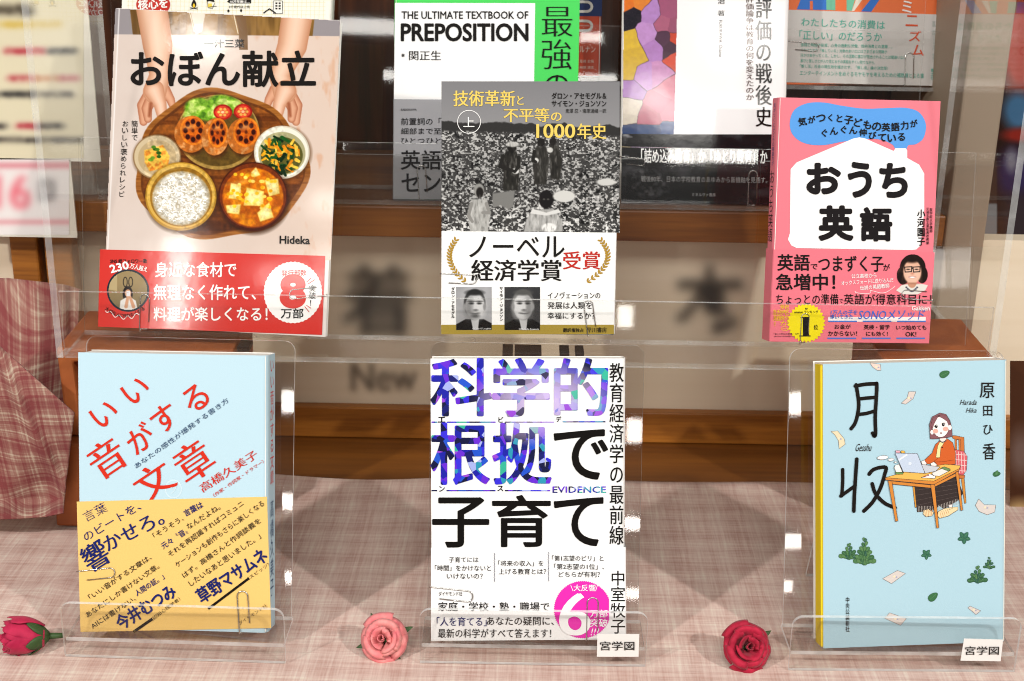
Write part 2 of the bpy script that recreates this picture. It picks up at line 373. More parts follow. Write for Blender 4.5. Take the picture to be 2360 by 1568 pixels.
class Sheet:
    """flat printing on one face of a part: polygons and lettering in one mesh"""
    def __init__(self, name, parent, mp, y0, fin='satin'):
        self.name, self.parent, self.mp, self.y0, self.fin = name, parent, mp, y0, fin
        self.v, self.f, self.i, self.mats = [], [], [], []
    def mi(self, c):
        m = getmat(c, self.fin)
        if m not in self.mats: self.mats.append(m)
        return self.mats.index(m)
    def raw(self, P, F, c, lv):
        b = len(self.v); y = self.y0 - lv * 6e-5; k = self.mi(c)
        for p in P:
            q = self.mp(p[0], p[1]); self.v.append((q[0], y, q[1]))
        for f in F: self.f.append(tuple(b + j for j in f)); self.i.append(k)
    def poly(self, P, c, lv=1):
        tri = tessellate_polygon([[Vector((p[0], p[1], 0)) for p in P]])
        self.raw(P, [tuple(t) for t in tri], c, lv)
    def ell(self, cx, cy, rx, ry, c, lv=1, rot=0, n=40, scallop=0, ns=0):
        P = []; ca, sa = math.cos(math.radians(rot)), math.sin(math.radians(rot))
        if ns: n = ns * 2
        for k in range(n):
            a = 2 * math.pi * k / n; s = (1 + scallop * (1 if k % 2 else -1)) if ns else 1
            x, y = rx * s * math.cos(a), ry * s * math.sin(a); P.append((cx + x * ca - y * sa, cy + x * sa + y * ca))
        self.poly(P, c, lv)
    def rect(self, x0, y0, x1, y1, c, lv=1): self.poly([(x0, y0), (x1, y0), (x1, y1), (x0, y1)], c, lv)
    def line(self, P, wd, c, lv=2, closed=False, cap=True):
        P = list(P)
        if closed: P = P + [P[0]]
        for a, b in zip(P, P[1:]):
            dx, dy = b[0] - a[0], b[1] - a[1]; L = math.hypot(dx, dy)
            if L < 1e-6: continue
            nx, ny = -dy / L * wd / 2, dx / L * wd / 2
            self.raw([(a[0] + nx, a[1] + ny), (b[0] + nx, b[1] + ny), (b[0] - nx, b[1] - ny), (a[0] - nx, a[1] - ny)], [(0, 1, 2, 3)], c, lv)
        if cap and wd > 1.2:
            for q, p in enumerate(P): self.ell(p[0], p[1], wd / 2, wd / 2, c, lv + 0.1 + 0.02 * (q % 3), n=10 if wd < 5 else 16)
    def shape(self, P, c, ow=1.0, oc='3a3030', lv=1):
        self.poly(P, c, lv)
        if ow: self.line(P, ow, oc, lv + 0.5, closed=True, cap=False)
    def text(self, s, cx, cy, wd, ht, c, rot=0.0, wt=0.0, mincho=0.0, lv=6, ls=1.0, res=None, shear=0.0):
        if res is None: res = 2 if (ht or 20) < 26 and '\n' not in s else 4
        bold = max(0.0, wt)
        v, f = glyphs(s, min(wt, 0.0), res, ls)
        if len(v) == 0: return
        mn, mx = v.min(0), v.max(0); sz = np.maximum(mx - mn, 1e-6)
        if wd is None: wd = ht * sz[0] / sz[1]
        if ht is None: ht = wd * sz[1] / sz[0]
        q = (v - (mn + mx) / 2) / sz * np.array([wd, -ht])
        q[:, 0] -= shear * q[:, 1]
        ca, sa = math.cos(math.radians(rot)), math.sin(math.radians(rot))
        em = wd / sz[0]
        offs = [(0.0, 0.0)] if not mincho else [(-mincho * em, 0.0), (0.0, 0.0), (mincho * em, 0.0)]
        if bold:
            nb = 4 if bold * em < 0.35 else 6 if bold * em < 1.2 else 12
            offs += [(bold * em * math.cos(2 * math.pi * k / nb), bold * em * math.sin(2 * math.pi * k / nb)) for k in range(nb)]
        for n_, (o, p_) in enumerate(offs):
            x = q[:, 0] + o; y = q[:, 1] + p_
            P = np.stack([cx + x * ca + y * sa, cy - x * sa + y * ca], 1)
            self.raw(P, f, c, lv + 0.15 * n_)
    def ht(self, s, K, x0, y0, x1, y1, c, **kw):
        a, b = K(x0, y0), K(x1, y1); self.text(s, (a[0] + b[0]) / 2, (a[1] + b[1]) / 2, abs(b[0] - a[0]), abs(b[1] - a[1]), c, **kw)
    def vt(self, s, K, x0, y0, x1, y1, c, **kw):
        s = '\n'.join(ch if ch != 'ー' else '丨' for ch in s)
        self.ht(s, K, x0, y0, x1, y1, c, **kw)
    def lt(self, s, K, xa, ya, xb, yb, h, c, **kw):
        """line of type whose mid-line runs from a to b; h = height in the crop's pixels"""
        a, b = K(xa, ya), K(xb, yb); o = K(0, 0); e = K(0, 1); sc = e[1] - o[1]
        self.text(s, (a[0] + b[0]) / 2, (a[1] + b[1]) / 2, math.hypot(b[0] - a[0], b[1] - a[1]), h * sc, c, rot=-math.degrees(math.atan2(b[1] - a[1], b[0] - a[0])), **kw)
    def build(self, label=None):
        o = mesh(self.name, self.v, self.f, self.parent, self.mats, self.i)
        if label: o['label'] = label
        return o

# ------------------------------------------------------------------ printed photographs (colour stored per point of a fine grid)
class Photo:
    def __init__(self, x0, y0, x1, y1, res=0.8):
        self.x0, self.y0, self.res = x0, y0, res
        self.w, self.h = int((x1 - x0) * res) + 1, int((y1 - y0) * res) + 1
        ys, xs = np.mgrid[0:self.h, 0:self.w]
        self.X, self.Y = x0 + xs / res, y0 + ys / res
        self.a = np.zeros((self.h, self.w, 3))
    @staticmethod
    def col(h): return np.array([int(h[i:i + 2], 16) for i in (0, 2, 4)], float)
    def put(self, m, c, k=1.0):
        m = np.clip(m, 0, 1)[..., None] * k
        self.a = self.a * (1 - m) + (self.col(c) if isinstance(c, str) else np.asarray(c, float)) * m
    def noise(self, s, sy=None, oct=3, seed=0):
        sy = sy or s; r = np.random.default_rng(seed); out = np.zeros((self.h, self.w)); amp, tot = 1.0, 0
        for o in range(oct):
            gx, gy = self.X / s * 2 ** o, self.Y / sy * 2 ** o
            ix, iy = np.floor(gx).astype(int), np.floor(gy).astype(int); fx, fy = gx - ix, gy - iy
            fx, fy = fx * fx * (3 - 2 * fx), fy * fy * (3 - 2 * fy); T = r.random((64, 64))
            g = lambda i, j: T[j % 64, i % 64]
            out += amp * ((g(ix, iy) * (1 - fx) + g(ix + 1, iy) * fx) * (1 - fy) + (g(ix, iy + 1) * (1 - fx) + g(ix + 1, iy + 1) * fx) * fy)
            tot += amp; amp *= 0.5
        return out / tot
    def mell(self, cx, cy, rx, ry, rot=0, soft=1.5):
        ca, sa = math.cos(math.radians(rot)), math.sin(math.radians(rot))
        x, y = self.X - cx, self.Y - cy; u, v = x * ca + y * sa, -x * sa + y * ca
        d = np.sqrt((u / rx) ** 2 + (v / ry) ** 2 + 1e-9)
        return np.clip((1 - d) * min(rx, ry) / soft + 0.5, 0, 1)
    def ell(self, cx, cy, rx, ry, c, rot=0, soft=1.5, k=1.0): self.put(self.mell(cx, cy, rx, ry, rot, soft), c, k)
    def mpoly(self, P, soft=1.5):
        ins = np.zeros((self.h, self.w), bool); dist = np.full((self.h, self.w), 1e9); n = len(P)
        for i in range(n):
            (xa, ya), (xb, yb) = P[i], P[(i + 1) % n]
            if ya != yb:
                c = ((ya > self.Y) != (yb > self.Y)) & (self.X < (xb - xa) * (self.Y - ya) / (yb - ya) + xa); ins ^= c
            dx, dy = xb - xa, yb - ya; t = np.clip(((self.X - xa) * dx + (self.Y - ya) * dy) / (dx * dx + dy * dy + 1e-9), 0, 1)
            dist = np.minimum(dist, np.hypot(self.X - xa - t * dx, self.Y - ya - t * dy))
        return np.clip(np.where(ins, dist, -dist) / soft + 0.5, 0, 1)
    def poly(self, P, c, soft=1.5, k=1.0): self.put(self.mpoly(P, soft), c, k)
    def mcap(self, p, q, r0, r1, soft=1.5):
        dx, dy = q[0] - p[0], q[1] - p[1]; t = np.clip(((self.X - p[0]) * dx + (self.Y - p[1]) * dy) / (dx * dx + dy * dy), 0, 1)
        d = np.hypot(self.X - p[0] - t * dx, self.Y - p[1] - t * dy); r = r0 + (r1 - r0) * t
        return np.clip((r - d) / soft + 0.5, 0, 1), np.clip(d / r, 0, 1)
    def cap(self, p, q, r0, r1, c, edge=None, soft=1.5, k=1.0):
        m, d = self.mcap(p, q, r0, r1, soft)
        self.put(m, c, k)
        if edge: self.put(m * d ** 2, edge, 0.75 * k)
    def limb(self, P, R, c, edge, soft=1.5, k=0.75, light=None):
        m = np.zeros((self.h, self.w)); d = np.full((self.h, self.w), 1.0)
        for (p, q), (r0, r1) in zip(zip(P, P[1:]), zip(R, R[1:])):
            a, b = self.mcap(p, q, r0, r1, soft); m = np.maximum(m, a); d = np.minimum(d, b)
        self.put(m, c); self.put(m * d ** 2.2, edge, k)
        if light: self.put(m * np.clip(1 - d * 1.6, 0, 1), light, .6)
    def build(self, name, parent, mp, y, fin='gloss', cm=None, dens=1.0, m=None):
        a = np.clip(self.a, 0, 255) / 255.0
        L = np.where(a <= 0.04045, a / 12.92, ((a + 0.055) / 1.055) ** 2.4)
        L = L ** dens * 0.85
        p00, p10, p01, p11 = [np.array(mp(x, yy)) for x, yy in ((self.X[0, 0], self.Y[0, 0]), (self.X[0, -1], self.Y[0, 0]), (self.X[0, 0], self.Y[-1, 0]), (self.X[0, -1], self.Y[-1, 0]))]
        s = (np.arange(self.w) / (self.w - 1))[None, :, None]; t = (np.arange(self.h) / (self.h - 1))[:, None, None]
        uv = p00 * (1 - s) * (1 - t) + p10 * s * (1 - t) + p01 * (1 - s) * t + p11 * s * t
        V = np.zeros((self.h, self.w, 3)); V[..., 0] = uv[..., 0]; V[..., 1] = y; V[..., 2] = uv[..., 1]
        i = np.arange(self.w * self.h).reshape(self.h, self.w)
        F = np.stack([i[:-1, :-1], i[1:, :-1], i[1:, 1:], i[:-1, 1:]], -1).reshape(-1, 4)
        if cm is not None:
            keep = (cm[:-1, :-1] & cm[1:, :-1] & cm[1:, 1:] & cm[:-1, 1:]).reshape(-1); F = F[keep]
        me = bpy.data.meshes.new(name); me.vertices.add(V.size // 3); me.vertices.foreach_set('co', V.reshape(-1).astype(np.float32))
        me.loops.add(F.size); me.loops.foreach_set('vertex_index', F.reshape(-1).astype(np.int32))
        me.polygons.add(len(F)); me.polygons.foreach_set('loop_start', (np.arange(len(F)) * 4).astype(np.int32)); me.polygons.foreach_set('loop_total', np.full(len(F), 4, np.int32))
        me.update(calc_edges=True)
        at = me.color_attributes.new('col', 'FLOAT_COLOR', 'POINT')
        cc = np.ones((self.h * self.w, 4), np.float32); cc[:, :3] = L.reshape(-1, 3); at.data.foreach_set('color', cc.reshape(-1))
        return link(name, me, parent, [m or paint_mat(fin)])

# ------------------------------------------------------------------ books
class Book:
    def __init__(self, label, tl, tr, bl, br, Y, lean, yaw, thick, spine, front, spine_c=None, fin='satin', pages=PAGES, group='books standing face out on display'):
        bc = ((bl[0] + br[0]) / 2, (bl[1] + br[1]) / 2); O = at_y(bc[0], bc[1], Y) if Y > 0.1 else at_z(bc[0], bc[1], Y)
        R0 = Matrix.Rotation(math.radians(yaw), 3, 'Z') @ Matrix.Rotation(-math.radians(lean), 3, 'X')
        def loc(R, px, py):
            n = R @ Vector((0, 1, 0)); q = R.transposed() @ (on_plane(px, py, O, n) - O); return (q.x, q.z)
        a, b = loc(R0, *bl), loc(R0, *br); ll, rr = loc(R0, *tl), loc(R0, *tr)
        up = Vector(((ll[0] + rr[0]) / 2 - (a[0] + b[0]) / 2, (ll[1] + rr[1]) / 2 - (a[1] + b[1]) / 2))
        roll = math.atan2(up.x, up.y)
        R = R0 @ Matrix.Rotation(roll, 3, 'Y')
        a, b, c, d = loc(R, *bl), loc(R, *br), loc(R, *tl), loc(R, *tr)
        W = ((b[0] - a[0]) + (d[0] - c[0])) / 2; H = ((c[1] + d[1]) - (a[1] + b[1])) / 2; cx = (a[0] + b[0] + c[0] + d[0]) / 4
        O = O + R @ Vector((cx, 0, 0))
        self.mp = lambda px, py: (lambda q: (q.x, q.z))(R.transposed() @ (on_plane(px, py, O, R @ Vector((0, 1, 0))) - O))
        M = R.to_4x4(); M.translation = O
        self.R, self.O, self.W, self.H, self.t, self.fin, self.sp = R, O, W, H, thick, fin, spine
        self.root = empty('book', M); tag(self.root, label, 'book', group)
        s = 1 if spine == 'right' else -1; r = min(0.004, thick * 0.3); e = 0.0006
        def path(o):
            P = [(-s * W / 2, -o)]
            for k in range(7):
                an = math.radians(-90 + 90 * k / 6); P.append((s * (W / 2 - r + (r + o) * math.cos(an)), r + (r + o) * math.sin(an)))
            for k in range(7):
                an = math.radians(90 * k / 6); P.append((s * (W / 2 - r + (r + o) * math.cos(an)), thick - r + (r + o) * math.sin(an)))
            P.append((-s * W / 2, thick + o)); return P
        A, Bp = path(0), path(-e); n = len(A); v = []
        for z in (0, H):
            v += [(x, y, z) for x, y in A] + [(x, y, z) for x, y in Bp]
        f, idx = [], []
        for i in range(n - 1):
            k = 1 if i >= 1 else 0
            f.append((i, i + 1, 2 * n + i + 1, 2 * n + i)); idx.append(k)
            f.append((n + i + 1, n + i, 3 * n + i, 3 * n + i + 1)); idx.append(2)
            f.append((2 * n + i, 2 * n + i + 1, 3 * n + i + 1, 3 * n + i)); idx.append(2)
            f.append((i + 1, i, n + i, n + i + 1)); idx.append(2)
        f.append((0, 2 * n, 3 * n, n)); f.append((n - 1, 2 * n - 1, 4 * n - 1, 3 * n - 1)); idx += [2, 2]
        self.cover = mesh('cover', v, f, self.root, [mat(front, fin), mat(spine_c or front, fin), mat('f4f1ea', 'matte')], idx)
        x0, x1 = (-W / 2 + 0.0012, W / 2 - 0.0012)
        self.pages = box('pages', x0, x1, 0.0008, thick - 0.0008, 0.0006, H - 0.0006, self.root, pages)
    def sheet(self, name, on=None, y0=-0.00012, fin=None):
        return Sheet(name, on or self.cover, self.mp, y0, fin or self.fin)
    def band(self, q, c, fin=None, wrap=None, name='obi_band'):
        """paper band round the cover: q = tl, tr, br, bl on the picture; wrap = side(s) where it turns back over the edge"""
        P = [self.mp(*p) for p in q]; y = -0.0005; t = self.t
        v = [(x, y, z) for x, z in P] + [(x, y + 0.0003, z) for x, z in P]
        f = [(0, 3, 2, 1), (4, 5, 6, 7), (0, 1, 5, 4), (1, 2, 6, 5), (2, 3, 7, 6), (3, 0, 4, 7)]
        if wrap in ('left', 'both'):
            b = len(v); v += [(P[0][0] - 0.0006, y + 0.0008, P[0][1]), (P[3][0] - 0.0006, y + 0.0008, P[3][1]), (P[0][0] - 0.0006, t, P[0][1]), (P[3][0] - 0.0006, t, P[3][1])]
            f += [(0, b, b + 1, 3), (b, b + 2, b + 3, b + 1)]
        if wrap in ('right', 'both'):
            b = len(v); v += [(P[1][0] + 0.0006, y + 0.0008, P[1][1]), (P[2][0] + 0.0006, y + 0.0008, P[2][1]), (P[1][0] + 0.0006, t, P[1][1]), (P[2][0] + 0.0006, t, P[2][1])]
            f += [(1, 2, b + 1, b), (b, b + 1, b + 3, b + 2)]
        self.obi = mesh(name, v, f, self.root, [mat(c, fin or self.fin)])
        return self.obi
    def bsheet(self, name, fin=None): return Sheet(name, self.obi, self.mp, -0.00062, fin or self.fin)
    def spine_text(self, name, s, c, z0, z1, wd, wt=0.0, mincho=0.0, at=0.5):
        """lettering down the spine"""
        s_ = 1 if self.sp == 'right' else -1; v, f = glyphs('\n'.join(s.replace('ー', '丨')), 0.0, 2, 1.0)
        mn, mx = v.min(0), v.max(0); q = (v - (mn + mx) / 2) / (mx - mn)
        V = [(s_ * (self.W / 2 + 0.00012), self.t * at + s_ * a * wd, (z0 + z1) / 2 + b * (z1 - z0)) for a, b in q]
        return mesh(name, V, f, self.cover, [mat(c, self.fin)])

# ================================================================== THE SETTING
WALL_Y, SHELF_Y, SHELF_Z = 1.193, 1.165, 0.2215
WOOD = wood_mat('warm_wood', hexlin('7c4416', 0.7), hexlin('ac6a26', 0.75), 'X', 1.0, 0.4)
WOOD_TRIM = wood_mat('trim_wood', hexlin('8a501a', 0.85), hexlin('b8742a', 0.9), 'X', 1.4, 0.4)
WOOD_DARK = wood_mat('dark_panel_wood', hexlin('3e1d0a', 0.55), hexlin('6a381a', 0.6), 'Z', 1.0, 0.3)
WOOD_FLOOR = wood_mat('brown_floor_wood', hexlin('74400f', 0.6), hexlin('965a1c', 0.65), 'X', 0.7, 0.45)

def wall_mat():
    m, nt, b = new_mat('beige_wall_paint')
    tc = N(nt, 'ShaderNodeTexCoord'); mp = N(nt, 'ShaderNodeMapping'); mp.inputs['Scale'].default_value = (2, 2, 60)
    no = N(nt, 'ShaderNodeTexNoise'); no.inputs['Scale'].default_value = 1.0; no.inputs['Detail'].default_value = 5
    r = N(nt, 'ShaderNodeValToRGB'); r.color_ramp.elements[0].position = 0.3; r.color_ramp.elements[0].color = (*hexlin('f0dfc2', 0.92), 1); r.color_ramp.elements[1].position = 0.7; r.color_ramp.elements[1].color = (*hexlin('f8e9cf', 0.92), 1)
    nt.links.new(tc.outputs['Object'], mp.inputs[0]); nt.links.new(mp.outputs[0], no.inputs['Vector']); nt.links.new(no.outputs['Fac'], r.inputs[0]); nt.links.new(r.outputs[0], b.inputs['Base Color'])
    b.inputs['Roughness'].default_value = 0.55
    return m
WALLP = wall_mat()
tag(box('floor', -1.6, 1.6, 0.70, 1.25, -0.03, -0.002, None, WOOD_FLOOR), kind='structure')
tag(box('wall', -1.6, 1.6, WALL_Y, WALL_Y + 0.02, -0.002, SHELF_Z - 0.028, None, WALLP), kind='structure')
tag(box('baseboard', -1.6, 1.6, WALL_Y - 0.012, WALL_Y - 0.0005, -0.0015, 0.0285, None, WOOD_TRIM, 0.0012), kind='structure')
PX_R = at_y(2192, 300, 1.18).x
shelf = empty('wooden_shelf', loc=(0, SHELF_Y, SHELF_Z))
tag(shelf, 'long brown wooden shelf with dark panelled back above the beige wall', 'shelf')
def sbox(name, x0, x1, y0, y1, z0, z1, m, bev=0): return box(name, x0, x1, y0 - SHELF_Y, y1 - SHELF_Y, z0 - SHELF_Z, z1 - SHELF_Z, shelf, m, bev)
sbox('shelf_board', -1.6, PX_R, SHELF_Y, 1.40, SHELF_Z - 0.027, SHELF_Z, WOOD, 0.0012)
for k in range(7):
    x0 = -1.6 + 0.32 * k; x1 = min(x0 + 0.3185, PX_R)
    if x0 + 0.01 < x1: sbox('back_panel', x0, x1, 1.385, 1.399, SHELF_Z + 0.0005, 0.56, WOOD_DARK, 0.0008)
pil = box('pillar', PX_R + 0.0006, at_y(2296, 300, 1.17).x, 1.163, 1.5, -0.002, 0.56, None, plain('taupe_paint', hexlin('a3917c', 0.8), 0.6), 0.002)
tag(pil, kind='structure')
bw = box('side_wall', -1.6, 3.0, 2.1, 2.12, -0.002, 1.4, None, plain('far_brown', hexlin('4c2f20', 0.8), 0.7)); tag(bw, kind='structure')

# ---- blurred wall lettering: soft printed decal strips on the beige wall
def soft_print(name, x0, y0, x1, y1, Y, bgc, draw, res=0.35, parent=None, thick=0.0008):
    ph = Photo(x0, y0, x1, y1, res); ph.a[:] = Photo.col(bgc); draw(ph)
    O = at_y((x0 + x1) / 2, y1, Y)
    return ph, O
def glyph_mask(ph, s, cx, cy, wd, ht, soft):
    v, f = glyphs(s, 0.01, 4, 1.0); mn, mx = v.min(0), v.max(0)
    q = (v - (mn + mx) / 2) / (mx - mn) * np.array([wd, -ht]) + np.array([cx, cy])
    m = np.zeros((ph.h, ph.w))
    for t in f:
        P = q[list(t)]; ins = np.zeros((ph.h, ph.w), bool); n = len(P)
        for i in range(n):
            (xa, ya), (xb, yb) = P[i], P[(i + 1) % n]
            if ya != yb: ins ^= ((ya > ph.Y) != (yb > ph.Y)) & (ph.X < (xb - xa) * (ph.Y - ya) / (yb - ya) + xa)
        m = np.maximum(m, ins)
    k = max(1, int(soft * ph.res))
    for _ in range(3):
        for ax in (0, 1):
            c = np.cumsum(np.pad(m, [(k + 1, k) if a == ax else (0, 0) for a in (0, 1)], mode='edge'), axis=ax)
            m = (np.take(c, range(2 * k + 1, c.shape[ax]), axis=ax) - np.take(c, range(0, c.shape[ax] - 2 * k - 1), axis=ax)) / (2 * k + 1)
    return m
def decal(name, s, cx, cy, wd, ht, soft, c, Y, label, k=1.0):
    """one soft-edged character on the wall; only the inked area is a surface"""
    pad = soft * 4
    ph = Photo(cx - wd / 2 - pad, cy - ht / 2 - pad, cx + wd / 2 + pad, cy + ht / 2 + pad, 0.5)
    gm = glyph_mask(ph, s, cx, cy, wd, ht, soft)
    v = (gm * k / 0.85) ; ph.a[:] = 0
    ph.a[..., :] = (255 * np.where(v <= 0.0031308, v * 12.92, 1.055 * np.maximum(v, 1e-6) ** (1 / 2.4) - 0.055))[..., None]
    O = at_y(cx, cy, Y)
    mp = lambda x, y: ((at_y(x, y, Y) - O).x, (at_y(x, y, Y) - O).z)
    o = ph.build(name, None, mp, 0.0, 'matte', gm > 0.004, 1.0, ink_soft(c)); o.location = O
    tag(o, label, 'sign', 'lettering on the beige wall')
    return o
for nm, s, cx, cy, wd, ht, soft, lab in (
        ('wall_sign', '着', 868, 690, 160, 165, 10, 'large blurred dark character on the beige wall left of the grey book, above smaller letters'),
        ('wall_sign', '本', 1636, 690, 160, 160, 10, 'large blurred dark character on the beige wall between the grey book and the pink book'),
        ('wall_sign', 'New', 885, 868, 150, 66, 6, 'small blurred grey word New on the beige wall above the baseboard')):
    decal(nm, s, cx, cy, wd, ht, soft, '3d3530' if s != 'New' else '5a4e44', WALL_Y - 0.001, lab, 0.85 if s != 'New' else 0.7)

# ---- table cloth
TC = plaid_mat('pale_pink_check_cloth', hexlin('dcc0b4', 0.86), hexlin('c29c90', 0.86), hexlin('ece0d0', 0.86), 0.05, 0.6, 0.8, True, 0.02)
def table_h(x, y):
    h = 0.0016 * math.sin(9 * x + 14 * y) + 0.0012 * math.sin(23 * x - 11 * y + 1) + 0.0012 * math.sin(31 * y + 4 * x)
    k = min(1, max(0, (y - 0.93) / 0.12)); h *= 0.25 + 1.6 * k
    h += 0.004 * math.exp(-((x + 0.27 + 0.5 * (y - .95)) / 0.016) ** 2) * math.exp(-((y - .93) / .05) ** 2) + 0.003 * math.exp(-((x + 0.33 - 0.8 * (y - .9)) / 0.012) ** 2) * math.exp(-((y - .9) / .06) ** 2)
    return max(0.0006, 0.0012 + h)
nx, ny = 150, 60; v, f, uv = [], [], []
for j in range(ny + 1):
    for i in range(nx + 1):
        x = -1.0 + 2.0 * i / nx; yb = 1.095 + 0.004 * math.sin(11 * x) + 0.003 * math.sin(27 * x + 1); y = 0.695 + (yb - 0.695) * max(0, j - 6) / (ny - 6)
        z = table_h(x, y)
        if j == ny: z = 0.0004
        if j < 6: z, y = -0.3 * (1 - j / 6), 0.695 + 0.006 * math.sin(40 * x) * (1 - j / 6)
        v.append((x, y, z)); uv.append((x, y + min(0, z)))
f = [(j * (nx + 1) + i, j * (nx + 1) + i + 1, (j + 1) * (nx + 1) + i + 1, (j + 1) * (nx + 1) + i) for j in range(ny) for i in range(nx)]
def cloth(name, v, f, uv, m, label, thick=0.0012):
    o = mesh(name, v, f, None, [m], smooth=True); ul = o.data.uv_layers.new(name='UVMap')
    li = np.zeros(len(o.data.loops), np.int32); o.data.loops.foreach_get('vertex_index', li); ul.data.foreach_set('uv', np.array(uv, np.float32)[li].reshape(-1))
    s = o.modifiers.new('thickness', 'SOLIDIFY'); s.thickness = thick; s.offset = -1
    tag(o, label, 'cloth'); return o
cloth('tablecloth', v, f, uv, TC, 'pale pink checked tablecloth spread flat under the front row of acrylic stands', 0.001)

# ---- red plaid cloth draped over the block at the left
PLAID = plaid_mat('red_plaid_cloth', hexlin('ad7a6e', 0.72), hexlin('944c4c', 0.72), hexlin('d2bca6', 0.8), 0.036, 1.0, 0.8, True, 0.0)
def sheet_grid(name, top, bot, yt, yb, n, k, bulge, label, uvr=0.0, m=PLAID, hem=False):
    """cloth hanging between two picture polylines at distances yt .. yb"""
    def samp(L, s):
        q = s * (len(L) - 1); i = min(int(q), len(L) - 2); t = q - i; return (L[i][0] * (1 - t) + L[i + 1][0] * t, L[i][1] * (1 - t) + L[i + 1][1] * t)
    v, uv = [], []
    for j in range(k + 1):
        t = j / k
        for i in range(n + 1):
            s = i / n; a, b = samp(top, s), samp(bot, s)
            px, py = a[0] * (1 - t) + b[0] * t, a[1] * (1 - t) + b[1] * t
            Y = (yt(s) if callable(yt) else yt) * (1 - t) + (yb(s) if callable(yb) else yb) * t + bulge(s, t)
            if hem and t > 0.93: py += 16 * (t - 0.93) / 0.07; Y -= 0.022 * (t - 0.93) / 0.07
            P = at_y(px, py, Y)
            if P.z < 0.003: P.z = 0.003
            v.append(P); ca, sa = math.cos(uvr), math.sin(uvr); q = (P.x + 0.4 * (P.y - 1), P.z - 0.9 * (P.y - 1)); uv.append((q[0] * ca - q[1] * sa, q[0] * sa + q[1] * ca))
    f = [((j + 1) * (n + 1) + i, (j + 1) * (n + 1) + i + 1, j * (n + 1) + i + 1, j * (n + 1) + i) for j in range(k) for i in range(n)]
    return cloth(name, v, f, uv, m, label)
# back fall over the block
sheet_grid('plaid_cloth', [(-160, 640), (20, 640), (150, 655), (182, 665)], [(-160, 980), (20, 1000), (155, 985), (172, 985)], lambda s: 1.10, lambda s: 1.02 + 0.05 * s, 40, 30,
           lambda s, t: 0.003 * math.sin(9 * s + 2 * t) - 0.006 * math.sin(math.pi * t), 'red plaid cloth hanging behind the folded front flap at the left', 0.28)
# front flap with its pointed corner
sheet_grid('plaid_cloth', [(-170, 690), (-60, 745), (0, 797), (60, 853), (120, 906), (171, 951)],
           [(-170, 1182), (-60, 1180), (0, 1178), (50, 1176), (105, 1172), (146, 1163)], lambda s: 0.985 - 0.012 * s, lambda s: 0.985 + 0.0 * s, 50, 40,
           lambda s, t: -0.005 * math.sin(math.pi * min(1, t * 1.3)) * (1 - 0.3 * s) + 0.0028 * math.sin(11 * s + 7 * t) * t - 0.004 * math.exp(-((s - .35 - .8 * t) / .07) ** 2), 'red plaid cloth flap with a pointed corner folded over at far left, nearest the viewer', -0.12, PLAID, True)
# ---- brown paper blocks carrying the rack
def block_mat():
    m, nt, b = new_mat('terracotta_paper')
    tc = N(nt, 'ShaderNodeTexCoord'); no = N(nt, 'ShaderNodeTexNoise'); no.inputs['Scale'].default_value = 35; no.inputs['Detail'].default_value = 6
    r = N(nt, 'ShaderNodeValToRGB'); r.color_ramp.elements[0].position = 0.3; r.color_ramp.elements[0].color = (*hexlin('9c4f22', 0.85), 1); r.color_ramp.elements[1].position = 0.7; r.color_ramp.elements[1].color = (*hexlin('b9662f', 0.85), 1)
    nt.links.new(tc.outputs['Object'], no.inputs['Vector']); nt.links.new(no.outputs['Fac'], r.inputs[0]); nt.links.new(r.outputs[0], b.inputs['Base Color'])
    bp = N(nt, 'ShaderNodeBump'); bp.inputs['Strength'].default_value = 0.5; bp.inputs['Distance'].default_value = 0.002; nt.links.new(no.outputs['Fac'], bp.inputs['Height']); nt.links.new(bp.outputs['Normal'], b.inputs['Normal'])
    b.inputs['Roughness'].default_value = 0.6
    return m
BLOCK = block_mat()
def block(pxl, pyt, pyb, Y, wd, dp, label, rz=0.0, hollow=False, zb=None):
    p = at_y(pxl, pyb, Y); q = at_y(pxl, pyt, Y); h = q.z - p.z; zb = p.z if zb is None else zb; h = q.z - zb
    bm = bmesh.new(); bmesh.ops.create_cube(bm, size=1.0)
    for vv in bm.verts: vv.co = Vector(((vv.co.x + 0.5) * wd, (vv.co.y + 0.5) * dp, (vv.co.z + 0.5) * h))
    if hollow:   # open-fronted block: a deep hollow in the front face
        fr = [fc for fc in bm.faces if fc.normal.y < -0.5][0]
        r = bmesh.ops.inset_region(bm, faces=[fr], thickness=0.016); 
        ext = bmesh.ops.extrude_face_region(bm, geom=[fr])
        vs = [e for e in ext['geom'] if isinstance(e, bmesh.types.BMVert)]; bmesh.ops.translate(bm, verts=vs, vec=(0, dp * 0.7, 0)); bmesh.ops.delete(bm, geom=[fr], context='FACES')
    bmesh.ops.bevel(bm, geom=bm.edges[:], offset=0.002, segments=2, profile=0.5, affect='EDGES')
    bmesh.ops.subdivide_edges(bm, edges=bm.edges[:], cuts=2, use_grid_fill=True)
    for vv in bm.verts:
        vv.co += Vector((math.sin(60 * vv.co.z + 31 * vv.co.y), math.sin(47 * vv.co.x + 20 * vv.co.z), 0.0)) * 0.0007
    me = bpy.data.meshes.new('terracotta_block'); bm.to_mesh(me); bm.free()
    o = link('terracotta_block', me, None, [BLOCK]); o.location = (p.x, Y, zb); o.rotation_euler = (0, 0, rz); tag(o, label, 'block'); return o
Yb = 0.992
zc = at_y(150, 1022, Yb).z
block(137, 1022, 1285, Yb, 0.135, 0.10, 'lower terracotta paper covered block on the tablecloth, behind the pale blue book', -0.02, False, 0.002)
block(152, 803, 1022, Yb + 0.012, 0.135, 0.09, 'terracotta hollow block stacked on another at the left, carrying the acrylic rack', 0.03, True, zc + 0.001)
pR = at_y(1990, 830, Yb + 0.01)
